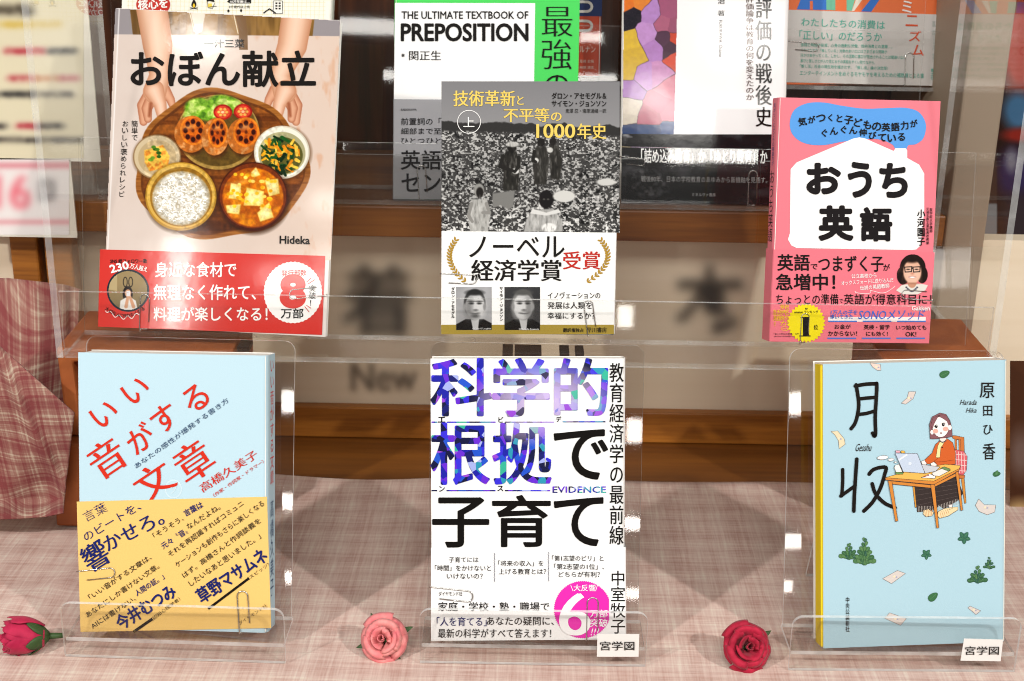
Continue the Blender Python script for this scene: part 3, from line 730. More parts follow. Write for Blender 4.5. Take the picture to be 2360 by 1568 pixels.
block(2010, 826, 1022, Yb + 0.012, 0.088, 0.10, 'terracotta block under the right end of the acrylic rack behind the blue novel', -0.02, False, 0.002)

# ---- tall acrylic rack: two end panels, three trays
rack = empty('acrylic_rack', loc=(0, 0.985, 0.155)); tag(rack, 'tall clear acrylic display rack with three long trays holding the upper rows of books', 'display rack')
def rp(name, verts, faces, idx): return mesh(name, [Vector(p) - Vector((0, 0.985, 0.155)) for p in verts], faces, rack, [ACR, ACR_E], idx)
def rbox(name, x0, x1, y0, y1, z0, z1, clear_axis):
    v, f = box_vf(x0, x1, y0, y1, z0, z1); ax = {'z': (0, 1), 'y': (2, 4), 'x': (3, 5)}[clear_axis]
    return rp(name, v, f, [0 if i in ax else 1 for i in range(6)])
RXL = at_y(128, 797, 0.985).x; RXR = at_y(2292, 835, 0.985).x
zb = 0.1475
rbox('end_panel', RXL, RXL + 0.005, 0.985, 1.16, zb, 0.62, 'x')
rbox('end_panel', RXR - 0.005, RXR, 0.985, 1.16, zb, 0.62, 'x')
def tray(x0, x1, yf, z, yb, lip, backh, lean, th=0.003, t2=0.0025):
    tr = rbox('tray', x0, x1, yf + th, yb, z, z + th, 'z')
    o = mesh('tray_lip', *[[Vector(p) - Vector((0, 0.985, 0.155)) for p in box_vf(x0, x1, yf, yf + th, z, z + lip)[0]], box_vf(0, 1, 0, 1, 0, 1)[1]], tr, [ACR, ACR_E], [1, 1, 0, 1, 0, 1])
    a = math.radians(lean); dy, dz = math.sin(a), math.cos(a); y0, z0 = yb, z + th
    v = [(x0, y0, z0), (x1, y0, z0), (x1, y0 + t2, z0), (x0, y0 + t2, z0)]; v += [(x, y + dy * backh, zz + dz * backh) for x, y, zz in v]
    mesh('tray_back', [Vector(p) - Vector((0, 0.985, 0.155)) for p in v], box_vf(0, 1, 0, 1, 0, 1)[1], tr, [ACR, ACR_E], [1, 1, 0, 1, 0, 1])
    return tr
tray(RXL + 0.006, RXR - 0.006, 0.985, 0.1475, 1.036, 0.052, 0.15, 13)
xm = at_y(225, 400, 1.172).x
tray(xm, RXR - 0.006, 1.168, SHELF_Z + 0.001, 1.222, 0.043, 0.21, 11)
tray(at_y(1120, 200, 1.245).x, at_y(2196, 212, 1.245).x, 1.245, at_y(1700, 203, 1.245).z, 1.285, 0.052, 0.12, 11)
# dark strips added under the lower tray in place of reflections in its acrylic
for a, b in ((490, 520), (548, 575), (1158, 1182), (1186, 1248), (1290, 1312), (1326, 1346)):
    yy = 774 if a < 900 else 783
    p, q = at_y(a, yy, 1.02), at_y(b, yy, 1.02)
    o = box('reflection_strip', p.x, q.x, 1.015 - 0.985, 1.032 - 0.985, 0.1436 - 0.155, 0.1473 - 0.155, rack, plain('dark_reflection', (0.01, 0.01, 0.011), 0.5))

# ---- notices at the far left
def notice(name, x0, y0, x1, y1, Y, draw, label, cat='notice'):
    O = at_y((x0 + x1) / 2, y1, Y); r = empty(name, loc=O); tag(r, label, cat)
    mp = lambda x, y: ((at_y(x, y, Y) - O).x, (at_y(x, y, Y) - O).z)
    ph = Photo(x0, y0, x1, y1, 0.3); draw(ph)
    ph.build('printed_face', r, mp, -0.0008, 'satin')
    a, b = mp(x0, y1), mp(x1, y0); box('card', a[0], b[0], -0.0005, 0.0015, a[1], b[1], r, mat('e8e2d2', 'matte'))
    return r
def smear(ph, x0, x1, y, h, c, k=0.8):
    d = np.maximum(np.maximum(x0 - ph.X, ph.X - x1), 0) / 14; e = (ph.Y - y) / h
    n = ph.noise(22, 30, 2, int(x0 + y) & 1023); ph.put(np.exp(-d * d - e * e) * (0.45 + 0.9 * n), c, k)
def draw_cream(ph):
    ph.a[:] = Photo.col('e6dcbc'); n = ph.noise(90, seed=3); ph.put(n * 0.3, 'd8cfb4')
    smear(ph, -40, 60, 18, 14, '4a4236', .8); smear(ph, 50, 70, 22, 12, '443c34', .7)
    smear(ph, 0, 130, 52, 10, 'd2b04a', .7)
    for y, L in ((112, [(20, 95, 'b8404a'), (120, 165, '3c3a38')]), (175, [(30, 70, 'b8404a'), (90, 130, 'c88a62'), (150, 172, 'b8505a')]), (212, [(-10, 70, '3c3a38'), (80, 160, '4a4440')]),
                 (287, [(-20, 4, '4a4440'), (50, 82, 'b8404a'), (95, 135, '3c3a38')]), (320, [(-10, 80, '4a4440'), (105, 190, '54504a')])):
        for a, b, c in L: smear(ph, a, b, y, 9, c, .85)
def draw_date(ph):
    ph.a[:] = Photo.col('f3edea'); e = np.exp(-((ph.Y - 380) / 9) ** 2); ph.put(e, 'e08f98', .8); e = np.exp(-((ph.Y - 510) / 8) ** 2); ph.put(e, 'e6a0a6', .7)
    ph.put(glyph_mask(ph, '16', 30, 440, 80, 80, 8), 'ee5a6c', .95); ph.put(glyph_mask(ph, '日', 108, 438, 34, 44, 7), '35333a', .9)
notice('notice_sheet', -120, -60, 196, 366, 1.14, draw_cream, 'cream notice sheet with rows of blurred dark and red writing, at far left', 'notice')
notice('date_card', -120, 366.5, 162, 542, 1.14, draw_date, 'white card with a pink 16 and grey character at far left, under the cream notice', 'notice')
# far things seen past the ends
def far_draw(ph):
    ph.a[:] = Photo.col('37251f')
    ph.ell(2352, 105, 46, 100, 'cc4636', 0, 30); ph.ell(2345, 245, 34, 44, '4f7fa8', 0, 26); ph.ell(2350, 300, 40, 16, 'a83328', 0, 14); ph.ell(2336, 390, 40, 60, '3a2f5a', 0, 30); ph.ell(2330, 360, 14, 26, '8e8a98', 0, 16)
    ph.ell(2345, 500, 40, 60, '3f3438', 0, 30)
notice('colour_poster', 2296, -30, 2420, 600, 1.6, far_draw, 'blurred red and blue poster beyond the grey pillar at far right', 'poster')
def far2(ph):
    ph.a[:] = Photo.col('4a2c1c'); ph.ell(2352, 1035, 26, 50, '6f5a52', 0, 30); ph.ell(2350, 1180, 40, 40, 'b89a6a', 0, 30); ph.ell(2352, 1225, 40, 18, '5f8a96', 0, 16); ph.ell(2345, 1350, 50, 120, 'a88a86', 0, 60)
notice('book_box', 2326, 830, 2440, 1440, 1.06, far2, 'blurred brown display box at the right edge beside the blue novel', 'box')
# orange shelf posts far left under the notice
for a in (62, 140):
    p = at_y(a, 600, 1.17); o = box('wooden_post', p.x - 0.012, p.x + 0.012, 1.165, 1.185, 0.0, SHELF_Z - 0.03, None, WOOD_TRIM, 0.002)
    tag(o, 'orange wooden post under the shelf at far left, ' + ('left one behind the plaid cloth' if a < 100 else 'right one beside the acrylic panel'), 'post', 'wooden posts under the shelf')

# ================================================================== FRONT ROW STANDS
LEAN = 16.0
def stand(label, xl, xr, yb, pxl, pxr, pyt, pyb, yaw):
    """clear book stand: upright lip, ledge, leaning back plate, rear strut"""
    a, b = at_z(xl, yb, 0.0015), at_z(xr, yb, 0.0015); O = (a + b) / 2; W = (b - a).length
    M = Matrix.Rotation(math.radians(yaw), 4, 'Z'); M.translation = Vector((O.x, O.y, 0.0022))
    r = empty('book_stand', M); tag(r, label, 'book stand', 'clear acrylic book stands on the tablecloth')
    t = 0.0028; dl = 0.037
    plate('front_lip', Matrix(), W, 0.0405, t, r, 0.007, (0, 0, 1, 1))
    v, f = box_vf(-W / 2 + 0.001, W / 2 - 0.001, t + 0.0002, dl, 0.0105, 0.0105 + t); mesh('ledge', v, f, r, [ACR_S, ACR_SE], [0, 0, 1, 1, 1, 1])
    A = Matrix.Translation((0, dl, 0.0105)) @ Matrix.Rotation(-math.radians(LEAN), 4, 'X')
    H = 0.192
    plate('back_plate', A, W * 0.965, H, t, r, 0.007, (0, 0, 1, 1))
    top = A @ Vector((0, t + 0.0003, 0.13)); L = math.hypot(0.05, top.z)
    S = Matrix.Translation((0, top.y + 0.05, 0.0)) @ Matrix.Rotation(math.atan2(0.05, top.z), 4, 'X')
    plate('rear_strut', S, W * 0.5, L * 0.985, t, r, 0.004, (0, 0, 0, 0))
    return r, M, W
st1 = stand('clear acrylic stand holding the pale blue book with red lettering', 145, 660, 1522, 0, 0, 0, 0, -1.5)
st2 = stand('clear acrylic stand holding the white book with hologram lettering', 967, 1486, 1533, 0, 0, 0, 0, 0)
st3 = stand('clear acrylic stand holding the pale blue novel with a woman at a desk', 1817, 2336, 1548, 0, 0, 0, 0, 1)

# ================================================================== BOOKS: FRONT ROW
Y1 = 0.0162
# ---- pale blue book, red lettering
b = Book('pale blue paperback with slanted red lettering and a yellow paper band', (182, 817), (614, 813), (184, 1455), (618, 1447), Y1, LEAN, -4, 0.025, 'right', 'c3e0ec')
S = b.sheet('title_lettering')
for ch, x, y, sz in (('い', 700, 1278, 178), ('い', 910, 1120, 178), ('す', 1102, 1305, 172), ('る', 1310, 1172, 166), ('が', 938, 1438, 172)):
    p = M1(x, y); S.text(ch, p[0], p[1], None, sz * KS * (0.80 if ch in 'い' else 0.98), 'd8301c', rot=35, wt=0.008, mincho=0.006)
p = M1(715, 1560); S.text('音', p[0], p[1] + 4, 78, 80, 'd8301c', rot=34, wt=-0.004, mincho=0.018)
p = B1(1295, 110); S.text('章', p[0], p[1] - 4, 80, 86, 'd8301c', rot=34, wt=-0.004, mincho=0.018)
p = B1(1030, 235); S.text('文', p[0], p[1], 86, 76, 'd8301c', rot=34, wt=-0.004, mincho=0.018)
S.build()
S = b.sheet('author_lettering')
S.lt('高橋久美子', B1, 1345, 285, 1715, 45, 62, 'd8301c', wt=-0.006, mincho=0.014, res=3)
S.lt('（作家・作詞家・ドラマー）', B1, 1430, 330, 1762, 98, 26, 'd8301c', wt=0.004)
S.lt('あなたの感性が爆発する書き方', M1, 905, 1630, 1525, 1180, 36, '3f5878', wt=0.002)
S.ell(*B1(1160, 285), 20, 22, 'd4eaf3', 1); S.ell(*B1(1160, 285), 17, 19, 'c3e0ec', 2); S.text('ン', *B1(1160, 285), 18, 18, 'd4eaf3', rot=20)
S.build()
ob = b.band([(177.4, 1155), (615.5, 1143.7), (625, 1446), (186, 1455)], 'f4cb78')
S = b.bsheet('band_lettering'); NV = '1c2468'; BK = '2a2622'
S.lt('言葉', B1, 565, 475, 710, 400, 72, NV, wt=-0.012)
S.lt('のビートを、', B1, 565, 610, 935, 390, 62, NV, wt=0.0)
p = B1(640, 730); S.text('響', p[0], p[1], 58, 62, NV, rot=32, wt=0.005, mincho=0.014)
S.lt('かせろ。', B1, 705, 660, 1085, 465, 105, NV, wt=0.002, mincho=0.014)
S.lt('「いい音がする文章は、', B1, 600, 1010, 1010, 735, 40, BK, wt=0.003)
S.lt('あなたにしか書けない文章。', B1, 580, 1130, 1062, 795, 40, BK, wt=0.003)
S.lt('AIには書けない、', B1, 615, 1205, 905, 1010, 40, BK, wt=0.003)
S.lt('人間の証。」', B1, 910, 985, 1095, 865, 42, NV, wt=0.012)
S.lt('今井むつみ', B1, 790, 1190, 1165, 955, 105, NV, wt=0.03)
S.line([B1(895, 1240), B1(1022, 1152)], 6.5, '151210', 5, cap=False)
S.lt('（認知心理学者）', B1, 1015, 1158, 1205, 1015, 26, BK)
S.lt('「そうそう、', B1, 1030, 600, 1225, 475, 40, BK, wt=0.003)
S.lt('言葉は', B1, 1235, 450, 1355, 385, 46, NV, wt=0.015)
S.lt('元々〝音〟', B1, 1085, 670, 1250, 560, 46, NV, wt=0.012)
S.lt('なんだよね。', B1, 1255, 540, 1470, 400, 40, BK, wt=0.003)
S.lt('それを再認識すればコミュニ', B1, 1130, 725, 1625, 375, 40, BK, wt=0.003)
S.lt('ケーションも創作もさらに楽しくなる', B1, 1180, 795, 1762, 375, 42, BK, wt=0.003)
S.lt('はず。高橋さんと作詞談義を', B1, 1225, 865, 1740, 490, 40, BK, wt=0.003)
S.lt('したいなあと思いました。」', B1, 1270, 920, 1740, 595, 42, BK, wt=0.003)
S.lt('草野マサムネ', B1, 1330, 1010, 1775, 715, 105, NV, wt=0.03)
S.line([B1(1395, 1085), B1(1668, 880)], 5.5, '151210', 5, cap=False)
S.lt('（スピッツ）', B1, 1660, 885, 1800, 785, 26, BK)
S.lt('ダイヤモンド社', B1, 1600, 1185, 1785, 1060, 24, '6b5636')
S.build()
b.spine_text('spine_lettering', 'いい音がする文章', 'd8301c', 0.098, 0.182, 0.010, 0.0, 0.01)
b.spine_text('spine_author', '高橋久美子', '2c4a74', 0.022, 0.088, 0.009, 0.01)
iio = b

# ---- white book with hologram lettering
b = Book('white paperback with huge hologram foil and black lettering and a pink round sticker', (993.4, 824.9), (1439.6, 826), (993.4, 1475.4), (1440.5, 1472), Y1, LEAN, -0.5, 0.019, 'right', 'fbfbf9')
S = b.sheet('foil_lettering')
for ch, K, x0, y0, x1, y1 in (('科', M2, 632, 910, 1028, 1285), ('学', M2, 1045, 908, 1415, 1290), ('的', M2, 1458, 910, 1806, 1282)):
    S.ht(ch, K, x0, y0, x1, y1, 'foil', wt=0.018, res=6)
S.ht('根', B2, 632, -152, 1015, 250, 'foil', wt=0.018, res=6); S.ht('拠', B2, 1045, -150, 1428, 248, 'foil', wt=0.018, res=6)
S.ht('EVIDENCE', B2, 1442, 268, 1798, 310, 'foil', wt=0.012)
for K, x0, x1, y in ((M2, 632, 670, 1332), (M2, 735, 1060, 1332), (M2, 1122, 1450, 1332), (M2, 1508, 1795, 1329), (B2, 632, 670, 296), (B2, 732, 1060, 296), (B2, 1122, 1425, 296)):
    S.line([K(x0, y), K(x1, y)], 3.0, 'foil', 4, cap=False)
S.build()
K1 = '14110f'
S = b.sheet('title_lettering', fin='ink')
S.ht('で', M2, 1455, 1385, 1806, 1710, K1, wt=0.016, res=6)
S.ht('子', B2, 642, 345, 1012, 672, K1, wt=0.014, mincho=0.004, res=6); S.ht('育', B2, 1042, 330, 1424, 668, K1, wt=0.012, mincho=0.006, res=6); S.ht('て', B2, 1455, 345, 1776, 662, K1, wt=0.014, res=6)
for ch, K, x, y in (('エ', M2, 700, 1315), ('ビ', M2, 1096, 1315), ('デ', M2, 1482, 1312), ('ン', B2, 702, 284), ('ス', B2, 1092, 282)):
    p = K(x, y); S.text(ch, p[0], p[1], None, 12.5, K1, wt=0.02)
S.build()
S = b.sheet('column_lettering')
S.vt('教育経済学の最前線', M2, 1822, 937, 1917, 2150, K1, wt=0.008)
S.vt('中室牧子', B2, 1830, 832, 1928, 1252, K1, wt=0.012)
p = B2(1871, 740); S.text('Makiko', p[0], p[1], 29, 8, K1, rot=-90); p = B2(1846, 757); S.text('Nakamuro', p[0], p[1], 42, 8, K1, rot=-90)
S.build()
ob = b.band([(993, 1261), (1440, 1260), (1440.8, 1472), (993, 1475.6)], 'fcfcfb', wrap='right')
S = b.bsheet('band_lettering')
for s, x0, y0, x1, y1 in (('子育てには', 748, 738, 946, 775), ('「時間」をかけないと', 655, 793, 1030, 832), ('いけないの？', 735, 848, 975, 885), ('「将来の収入」を', 1078, 762, 1380, 800), ('上げる教育とは？', 1082, 816, 1398, 855), ('「第1志望のビリ」と', 1438, 728, 1782, 766), ('「第2志望の1位」、', 1452, 783, 1785, 822), ('どちらが有利？', 1482, 836, 1758, 874)):
    S.ht(s, B2, x0, y0, x1, y1, '22201e', wt=0.005)
for x, y0, y1 in ((1053, 712, 908), (1414, 706, 902)):
    P = [B2(x + 4 * (1 if k % 2 else -1), y0 + (y1 - y0) * k / 24) for k in range(25)]; S.line(P, 1.0, '4a4a60', 4)
S.ht('ダイヤモンド社', B2, 680, 970, 838, 998, '22201e', wt=0.004, mincho=0.008)
S.ht('家庭・学校・塾・職場で', B2, 678, 1040, 1420, 1100, K1, wt=0.006)
S.ht('「人を育てる」', B2, 668, 1140, 1000, 1200, '1c2468', wt=0.006); S.ht('あなたの疑問に、', B2, 1002, 1138, 1450, 1195, K1, wt=0.006)
S.ht('最新の科学がすべて答えます！', B2, 676, 1218, 1432, 1278, K1, wt=0.006)
S.build()
S = Sheet('round_sticker', b.obi, b.mp, -0.0009, 'satin')
cx, cy_ = B2(1642, 1090); P = []
for k in range(180):
    a = 2 * math.pi * k / 180; rr = 66.5 * (1.0 if k % 2 else 0.972); x, y = cx + rr * math.cos(a), cy_ + rr * math.sin(a); P.append((min(x, B2(1818, 0)[0]), min(y, B2(0, 1283)[1])))
S.poly(P, 'ee2fb4', 1)
S.ht('大反響', B2, 1582, 922, 1728, 966, 'ffffff', wt=0.004, mincho=0.012); S.line([B2(1562, 925), B2(1578, 966)], 1.2, 'ffffff', 4); S.line([B2(1742, 925), B2(1728, 966)], 1.2, 'ffffff', 4)
S.ht('6', B2, 1495, 980, 1685, 1262, 'ffffff', wt=-0.006, mincho=0.022, res=6)
S.ht('万部', B2, 1692, 1090, 1808, 1142, 'ffffff', wt=0.004, mincho=0.01); S.ht('突破', B2, 1692, 1150, 1808, 1205, 'ffffff', wt=0.004, mincho=0.01); S.ht('!!!', B2, 1700, 1215, 1748, 1262, 'ffffff', shear=0.25)
S.build()
b.spine_text('spine_lettering', '科学的根拠で子育て', '2a2a88', 0.05, 0.17, 0.010, 0.012)
evi = b

# ---- pale blue novel
b = Book('pale blue novel with a drawn woman at a desk and floating bank notes', (1896.7, 833), (2322, 834), (1896, 1491), (2318.7, 1480), Y1, LEAN, 4, 0.024, 'right', 'b2d3df', pages=PAGES_CREAM)
bx = -b.W / 2
box('flyleaf', bx - 0.0014, bx + 0.004, 0.0009, 0.0135, 0.001, b.H - 0.001, b.root, mat('f2d21c', 'matte'))
DK = '2b2320'
S = b.sheet('title_lettering', fin='ink')
def brush(K, L, wd, lv=6, c='1d1815'):
    P = pts(K, L); Q = []
    for i in range(len(P) - 1):
        p0 = P[max(i - 1, 0)]; p1, p2 = P[i], P[i + 1]; p3 = P[min(i + 2, len(P) - 1)]
        for k in range(6):
            t = k / 6; Q.append(tuple(0.5 * (2 * p1[d] + (p2[d] - p0[d]) * t + (2 * p0[d] - 5 * p1[d] + 4 * p2[d] - p3[d]) * t * t + (3 * p1[d] - p0[d] - 3 * p2[d] + p3[d]) * t ** 3) for d in (0, 1)))
    Q.append(P[-1]); S.line(Q, wd, c, lv)
brush(M3, [(1228, 1082), (1245, 1200), (1238, 1280), (1220, 1340), (1195, 1375)], 8.5, 6)
brush(M3, [(1222, 1090), (1290, 1078), (1355, 1075), (1366, 1082), (1362, 1180), (1355, 1300), (1358, 1400), (1350, 1425), (1338, 1405)], 8.5, 7.5)
brush(M3, [(1245, 1176), (1300, 1170), (1358, 1165)], 8, 9); brush(M3, [(1240, 1280), (1300, 1272), (1355, 1255)], 8, 9)
brush(B3, [(1138, 155), (1138, 240), (1132, 330)], 8, 6); brush(B3, [(1125, 332), (1170, 300), (1222, 262)], 8, 7.5); brush(B3, [(1232, 85), (1224, 200), (1216, 320), (1212, 432)], 8.5, 9)
brush(B3, [(1315, 185), (1350, 152), (1425, 140), (1418, 190), (1390, 280), (1340, 370), (1280, 432)], 8.5, 6); brush(B3, [(1335, 250), (1360, 320), (1420, 380), (1488, 410)], 8.5, 7.5)
S.build()
S = b.sheet('author_lettering')
for ch, K, x0, y0, x1, y1 in (('原', M3, 2055, 1068, 2152, 1170), ('田', M3, 2078, 1222, 2138, 1290), ('ひ', M3, 2078, 1350, 2140, 1415), ('香', M3, 2075, 1472, 2158, 1582)): S.ht(ch, K, x0, y0, x1, y1, '1d1815', wt=0.008)
S.ht('Harada', M3, 1926, 1182, 2036, 1216, DK, shear=0.3); S.ht('Hika', M3, 1966, 1236, 2036, 1268, DK, shear=0.3); S.ht('Gesshu', M3, 1226, 1476, 1332, 1526, DK, shear=0.3)
S.vt('中央公論新社', B3, 1157, 1008, 1184, 1240, '1d1815', wt=0.012)
S.build()
S = b.sheet('woman_at_desk')     # a generic line drawing: woman with bobbed hair, laptop, desk, chair
def sh(L, c, lv, ow=0.9): S.shape(pts(G1, L), c, ow, '4a3a34', lv)
sh([(1520, 360), (1560, 358), (1662, 380), (1668, 560), (1620, 560), (1612, 410), (1535, 395)], 'c9743a', 1)
for x in (1555, 1600): sh([(x, 400), (x + 22, 402), (x + 26, 530), (x + 4, 530)], 'c9743a', 1.6, .6)
sh([(1560, 520), (1660, 540), (1700, 600), (1690, 760), (1655, 815), (1595, 810), (1560, 700)], 'd8626a', 3)
for k in range(4):
    S.line([G1(1565 + 32 * k, 535 + 8 * k), G1(1575 + 32 * k, 800 - 5 * k)], 1.6, 'f0c8c4', 4.5, cap=False); S.line([G1(1563, 575 + 62 * k), G1(1692, 585 + 62 * k)], 1.6, 'f0c8c4', 4.8, cap=False)
sh([(1590, 815), (1672, 820), (1668, 850), (1600, 862)], 'c9743a', 3); sh([(1628, 850), (1665, 850), (1688, 1140), (1668, 1148)], 'd08a3c', 2)
sh([(1090, 930), (1110, 930), (1112, 1190), (1092, 1190)][0:0] + [(1062, 900), (1085, 900), (1112, 1190), (1094, 1194)], 'd9963c', 2)
sh([(1085, 850), (1580, 800), (1600, 900), (1650, 1030), (1590, 1110), (1430, 1210), (1380, 1170), (1300, 1225), (1120, 1245)], '3a302e', 3)
for k in range(26):
    x = 1130 + 18 * k; y = 1225 - max(0, (x - 1330)) * 0.33; S.line([G1(x, y - 50), G1(x + 2, y + 15)], 0.7, 'c8beb4', 5, cap=False)
for k in range(5): S.line([G1(1110, 930 + 60 * k), G1(1590, 880 + 45 * k)], 0.5, '6a5c58', 4.6, cap=False)
sh([(1190, 1225), (1250, 1210), (1310, 1250), (1290, 1290), (1220, 1300), (1188, 1270)], 'f0d8a8', 5); sh([(1360, 1240), (1430, 1205), (1510, 1190), (1590, 1185), (1590, 1220), (1480, 1290), (1380, 1318), (1355, 1290)], 'f0d8a8', 5)
for k in range(5): S.line([G1(1380 + 22 * k, 1240 - 6 * k), G1(1400 + 22 * k, 1310 - 12 * k)], 0.8, 'd0885a', 6, cap=False); S.line([G1(1205 + 20 * k, 1222), G1(1215 + 18 * k, 1292)], 0.8, 'd0885a', 6, cap=False)
sh([(1480, 1160), (1525, 1155), (1525, 1205), (1490, 1215)], 'f6ece6', 4.6)
sh([(1400, 400), (1470, 395), (1530, 440), (1562, 560), (1560, 690), (1360, 715), (1320, 660), (1300, 690), (1225, 685), (1195, 650), (1290, 560), (1330, 460)], 'd2622c', 7)
sh([(1385, 420), (1430, 440), (1390, 500), (1380, 612), (1335, 612), (1355, 480)], 'f2e2a0', 8.2, .6)
sh([(1160, 660), (1200, 640), (1228, 680), (1210, 718), (1180, 700)], 'faeee8', 8); sh([(1270, 680), (1310, 660), (1350, 700), (1320, 722), (1280, 715)], 'faeee8', 9)
S.line([G1(1360, 620), G1(1300, 665), G1(1420, 660), G1(1540, 640)], 0.8, '8a4020', 9, cap=False); S.ell(*G1(1408, 495), 1.6, 1.6, '5a2a18', 9)
sh([(1385, 360), (1450, 360), (1455, 400), (1410, 445), (1375, 400)], 'f8e4dc', 8.4, .6)
for k in range(7): S.ell(*G1(1372 + 13 * k, 420 + 14 * math.sin(k * .55)), 1.3, 1.3, '4c4c56', 9)
sh([(1268, 395), (1258, 230), (1290, 140), (1380, 95), (1450, 110), (1495, 180), (1515, 260), (1525, 365), (1470, 380), (1330, 395)], '8a5a60', 9)
S.shape([(G1(1388, 245)[0] + 19.5 * math.cos(a), G1(0, 248)[1] + 25.5 * math.sin(a)) for a in [k * .2 for k in range(32)]], 'fdf3ee', .8, '4a3a34', 10.2)
sh([(1275, 235), (1300, 150), (1385, 118), (1352, 150), (1312, 222), (1290, 290)], '8a5a60', 11.4, .4); sh([(1352, 135), (1400, 112), (1460, 130), (1495, 200), (1490, 262), (1460, 190), (1400, 150)], '8a5a60', 11.4, .4)
S.ell(*G1(1288, 318), 4, 5.2, 'fdf3ee', 12); S.ell(*G1(1495, 265), 4, 5.6, 'fdf3ee', 12)
for x, y in ((1337, 250), (1418, 230)):
    S.ell(*G1(x, y), 3.2, 4.0, '1d1513', 13); S.ell(*G1(x + 6, y - 7), .9, 1.0, 'ffffff', 14)
S.line([G1(1310, 258), G1(1325, 238), G1(1350, 235)], .8, '3a2a26', 13); S.line([G1(1400, 218), G1(1425, 208), G1(1442, 220)], .8, '3a2a26', 13)
S.ell(*G1(1328, 305), 6.2, 5.2, 'f2b0a0', 12.4); S.ell(*G1(1445, 280), 6.2, 5.2, 'f2b0a0', 12.4); S.ell(*G1(1392, 327), 2.3, 1.5, '8a5050', 13)
sh([(745, 845), (1040, 760), (1440, 690), (1620, 705), (1605, 740), (1310, 885), (1200, 880)], 'eeb95a', 10); sh([(745, 845), (1200, 880), (1310, 885), (1605, 740), (1600, 765), (1312, 925), (1200, 915), (750, 872)], 'd98a3c', 11.4)
for L in ([(778, 880), (822, 885), (892, 1345), (865, 1355)], [(1272, 925), (1318, 920), (1366, 1425), (1342, 1432)], [(1560, 780), (1592, 765), (1645, 1220), (1622, 1228)]): sh(L, 'd9893a', 11.8)
sh([(822, 885), (1272, 930), (1275, 965), (830, 920)], 'd9893a', 11.2); sh([(1318, 920), (1562, 795), (1564, 830), (1322, 950)], 'd9893a', 11.2)
sh([(858, 780), (958, 785), (948, 805), (870, 806)], '6f9a58', 12.6); sh([(860, 700), (905, 690), (945, 780), (870, 782), (850, 730)], 'f7f2ea', 13)
sh([(1160, 690), (1380, 720), (1330, 770), (1210, 795)], 'c9ccd2', 13); sh([(858, 560), (1115, 565), (1205, 795), (955, 778)], 'c6d2e4', 14.2); S.line([G1(900, 640), G1(1000, 575)], 4.5, 'e4ebf4', 16, cap=False); S.ell(*G1(1030, 680), 4, 4, 'dde5f0', 16)
sh([(862, 530), (912, 530), (918, 556), (872, 556)], 'eeb0bc', 13.6, .6); sh([(925, 532), (965, 532), (975, 558), (932, 558)], 'f0b850', 13.6, .6)
sh([(1285, 790), (1400, 740), (1500, 760), (1370, 828), (1300, 822)], 'e9e6e0', 13.2); sh([(1385, 735), (1430, 718), (1500, 745), (1480, 770)], '6f8f5a', 14.6); sh([(1160, 845), (1260, 800), (1330, 830), (1320, 855)], 'f3f1ec', 13.4); S.line([G1(1190, 836), G1(1250, 815)], 1.5, 'b04030', 16)
for x, y, a, c_, r_ in ((715, 612, 13, 5, -6), (812, 636, 7, 3.4, -6), (864, 666, 3.4, 2.2, 0)):
    S.ell(*G1(x, y), a, c_, '6a6260', 12, r_); S.ell(*G1(x, y), a - .8, c_ - .8, 'fbfaf6', 13, r_)
S.build()
S = b.sheet('notes_and_leaves')
def note(K, L, c='d9cfc8'): S.shape(pts(K, L), c, .8, '7a6a64', 2); q = np.mean(pts(K, L), 0); S.ell(q[0], q[1], 3.2, 2.6, 'efe0c0', 4); S.ell(q[0] + 5, q[1] + 1, 2.0, 1.6, 'a8a8c4', 4)
note(M3, [(1320, 935), (1390, 945), (1395, 985), (1370, 985), (1340, 965)], 'e6d0c4'); note(M3, [(1580, 1128), (1628, 1128), (1610, 1175), (1560, 1212), (1530, 1205), (1570, 1170)], 'dccdc4')
note(M3, [(1060, 1395), (1105, 1390), (1150, 1445), (1155, 1480), (1115, 1510), (1110, 1455), (1085, 1415)], 'e8d8b4'); note(B3, [(2048, 352), (2085, 390), (2162, 392), (2155, 440), (2105, 458), (2050, 435), (2026, 395)])
note(B3, [(1505, 830), (1558, 850), (1465, 918), (1406, 885)]); note(B3, [(1452, 1113), (1565, 1152), (1525, 1197), (1420, 1150)]); note(B3, [(1990, 1068), (2062, 1100), (2030, 1125), (1976, 1080)])
def leaf(x, y, r, ang, c='3f7048', lv=2, K=B3):
    cx, cy_ = K(x, y); r *= KS; ca, sa = math.cos(math.radians(ang)), math.sin(math.radians(ang)); P = []
    for k in range(14):
        t = 2 * math.pi * k / 14; u, vv = r * math.cos(t), r * .62 * math.sin(t) * (1 - .25 * math.cos(t)); P.append((cx + u * ca - vv * sa, cy_ + u * sa + vv * ca))
    S.shape(P, c, .5, '2a4a34', lv); S.line([(cx - r * .7 * ca, cy_ - r * .7 * sa), (cx + r * .7 * ca, cy_ + r * .7 * sa)], .5, '6f9a6c', lv + 1, cap=False)
leaf(1820, 1010, 36, -25, K=M3); leaf(1743, 1006, 38, -40); leaf(2168, 185, 26, -10); leaf(2168, 178, 18, -70, '4f7f50', 4)
lr = random.Random(3)
def sprig(x, y, h, wd, n):
    for i in range(n):
        t = i / (n - 1); yy = y - h * t; ww = wd * (1 - t * .85); q = max(2, int(5 * (1 - t)) + 1)
        for k in range(q): leaf(x + (k - (q - 1) / 2) * ww * 2 / q, yy + lr.uniform(-5, 5), wd * (.42 - .2 * t), 90 + 35 * (k - (q - 1) / 2), lr.choice(['3f6a46', '4f7a4c', '356050', '5a8250']), 2 + .9 * i + .15 * k)
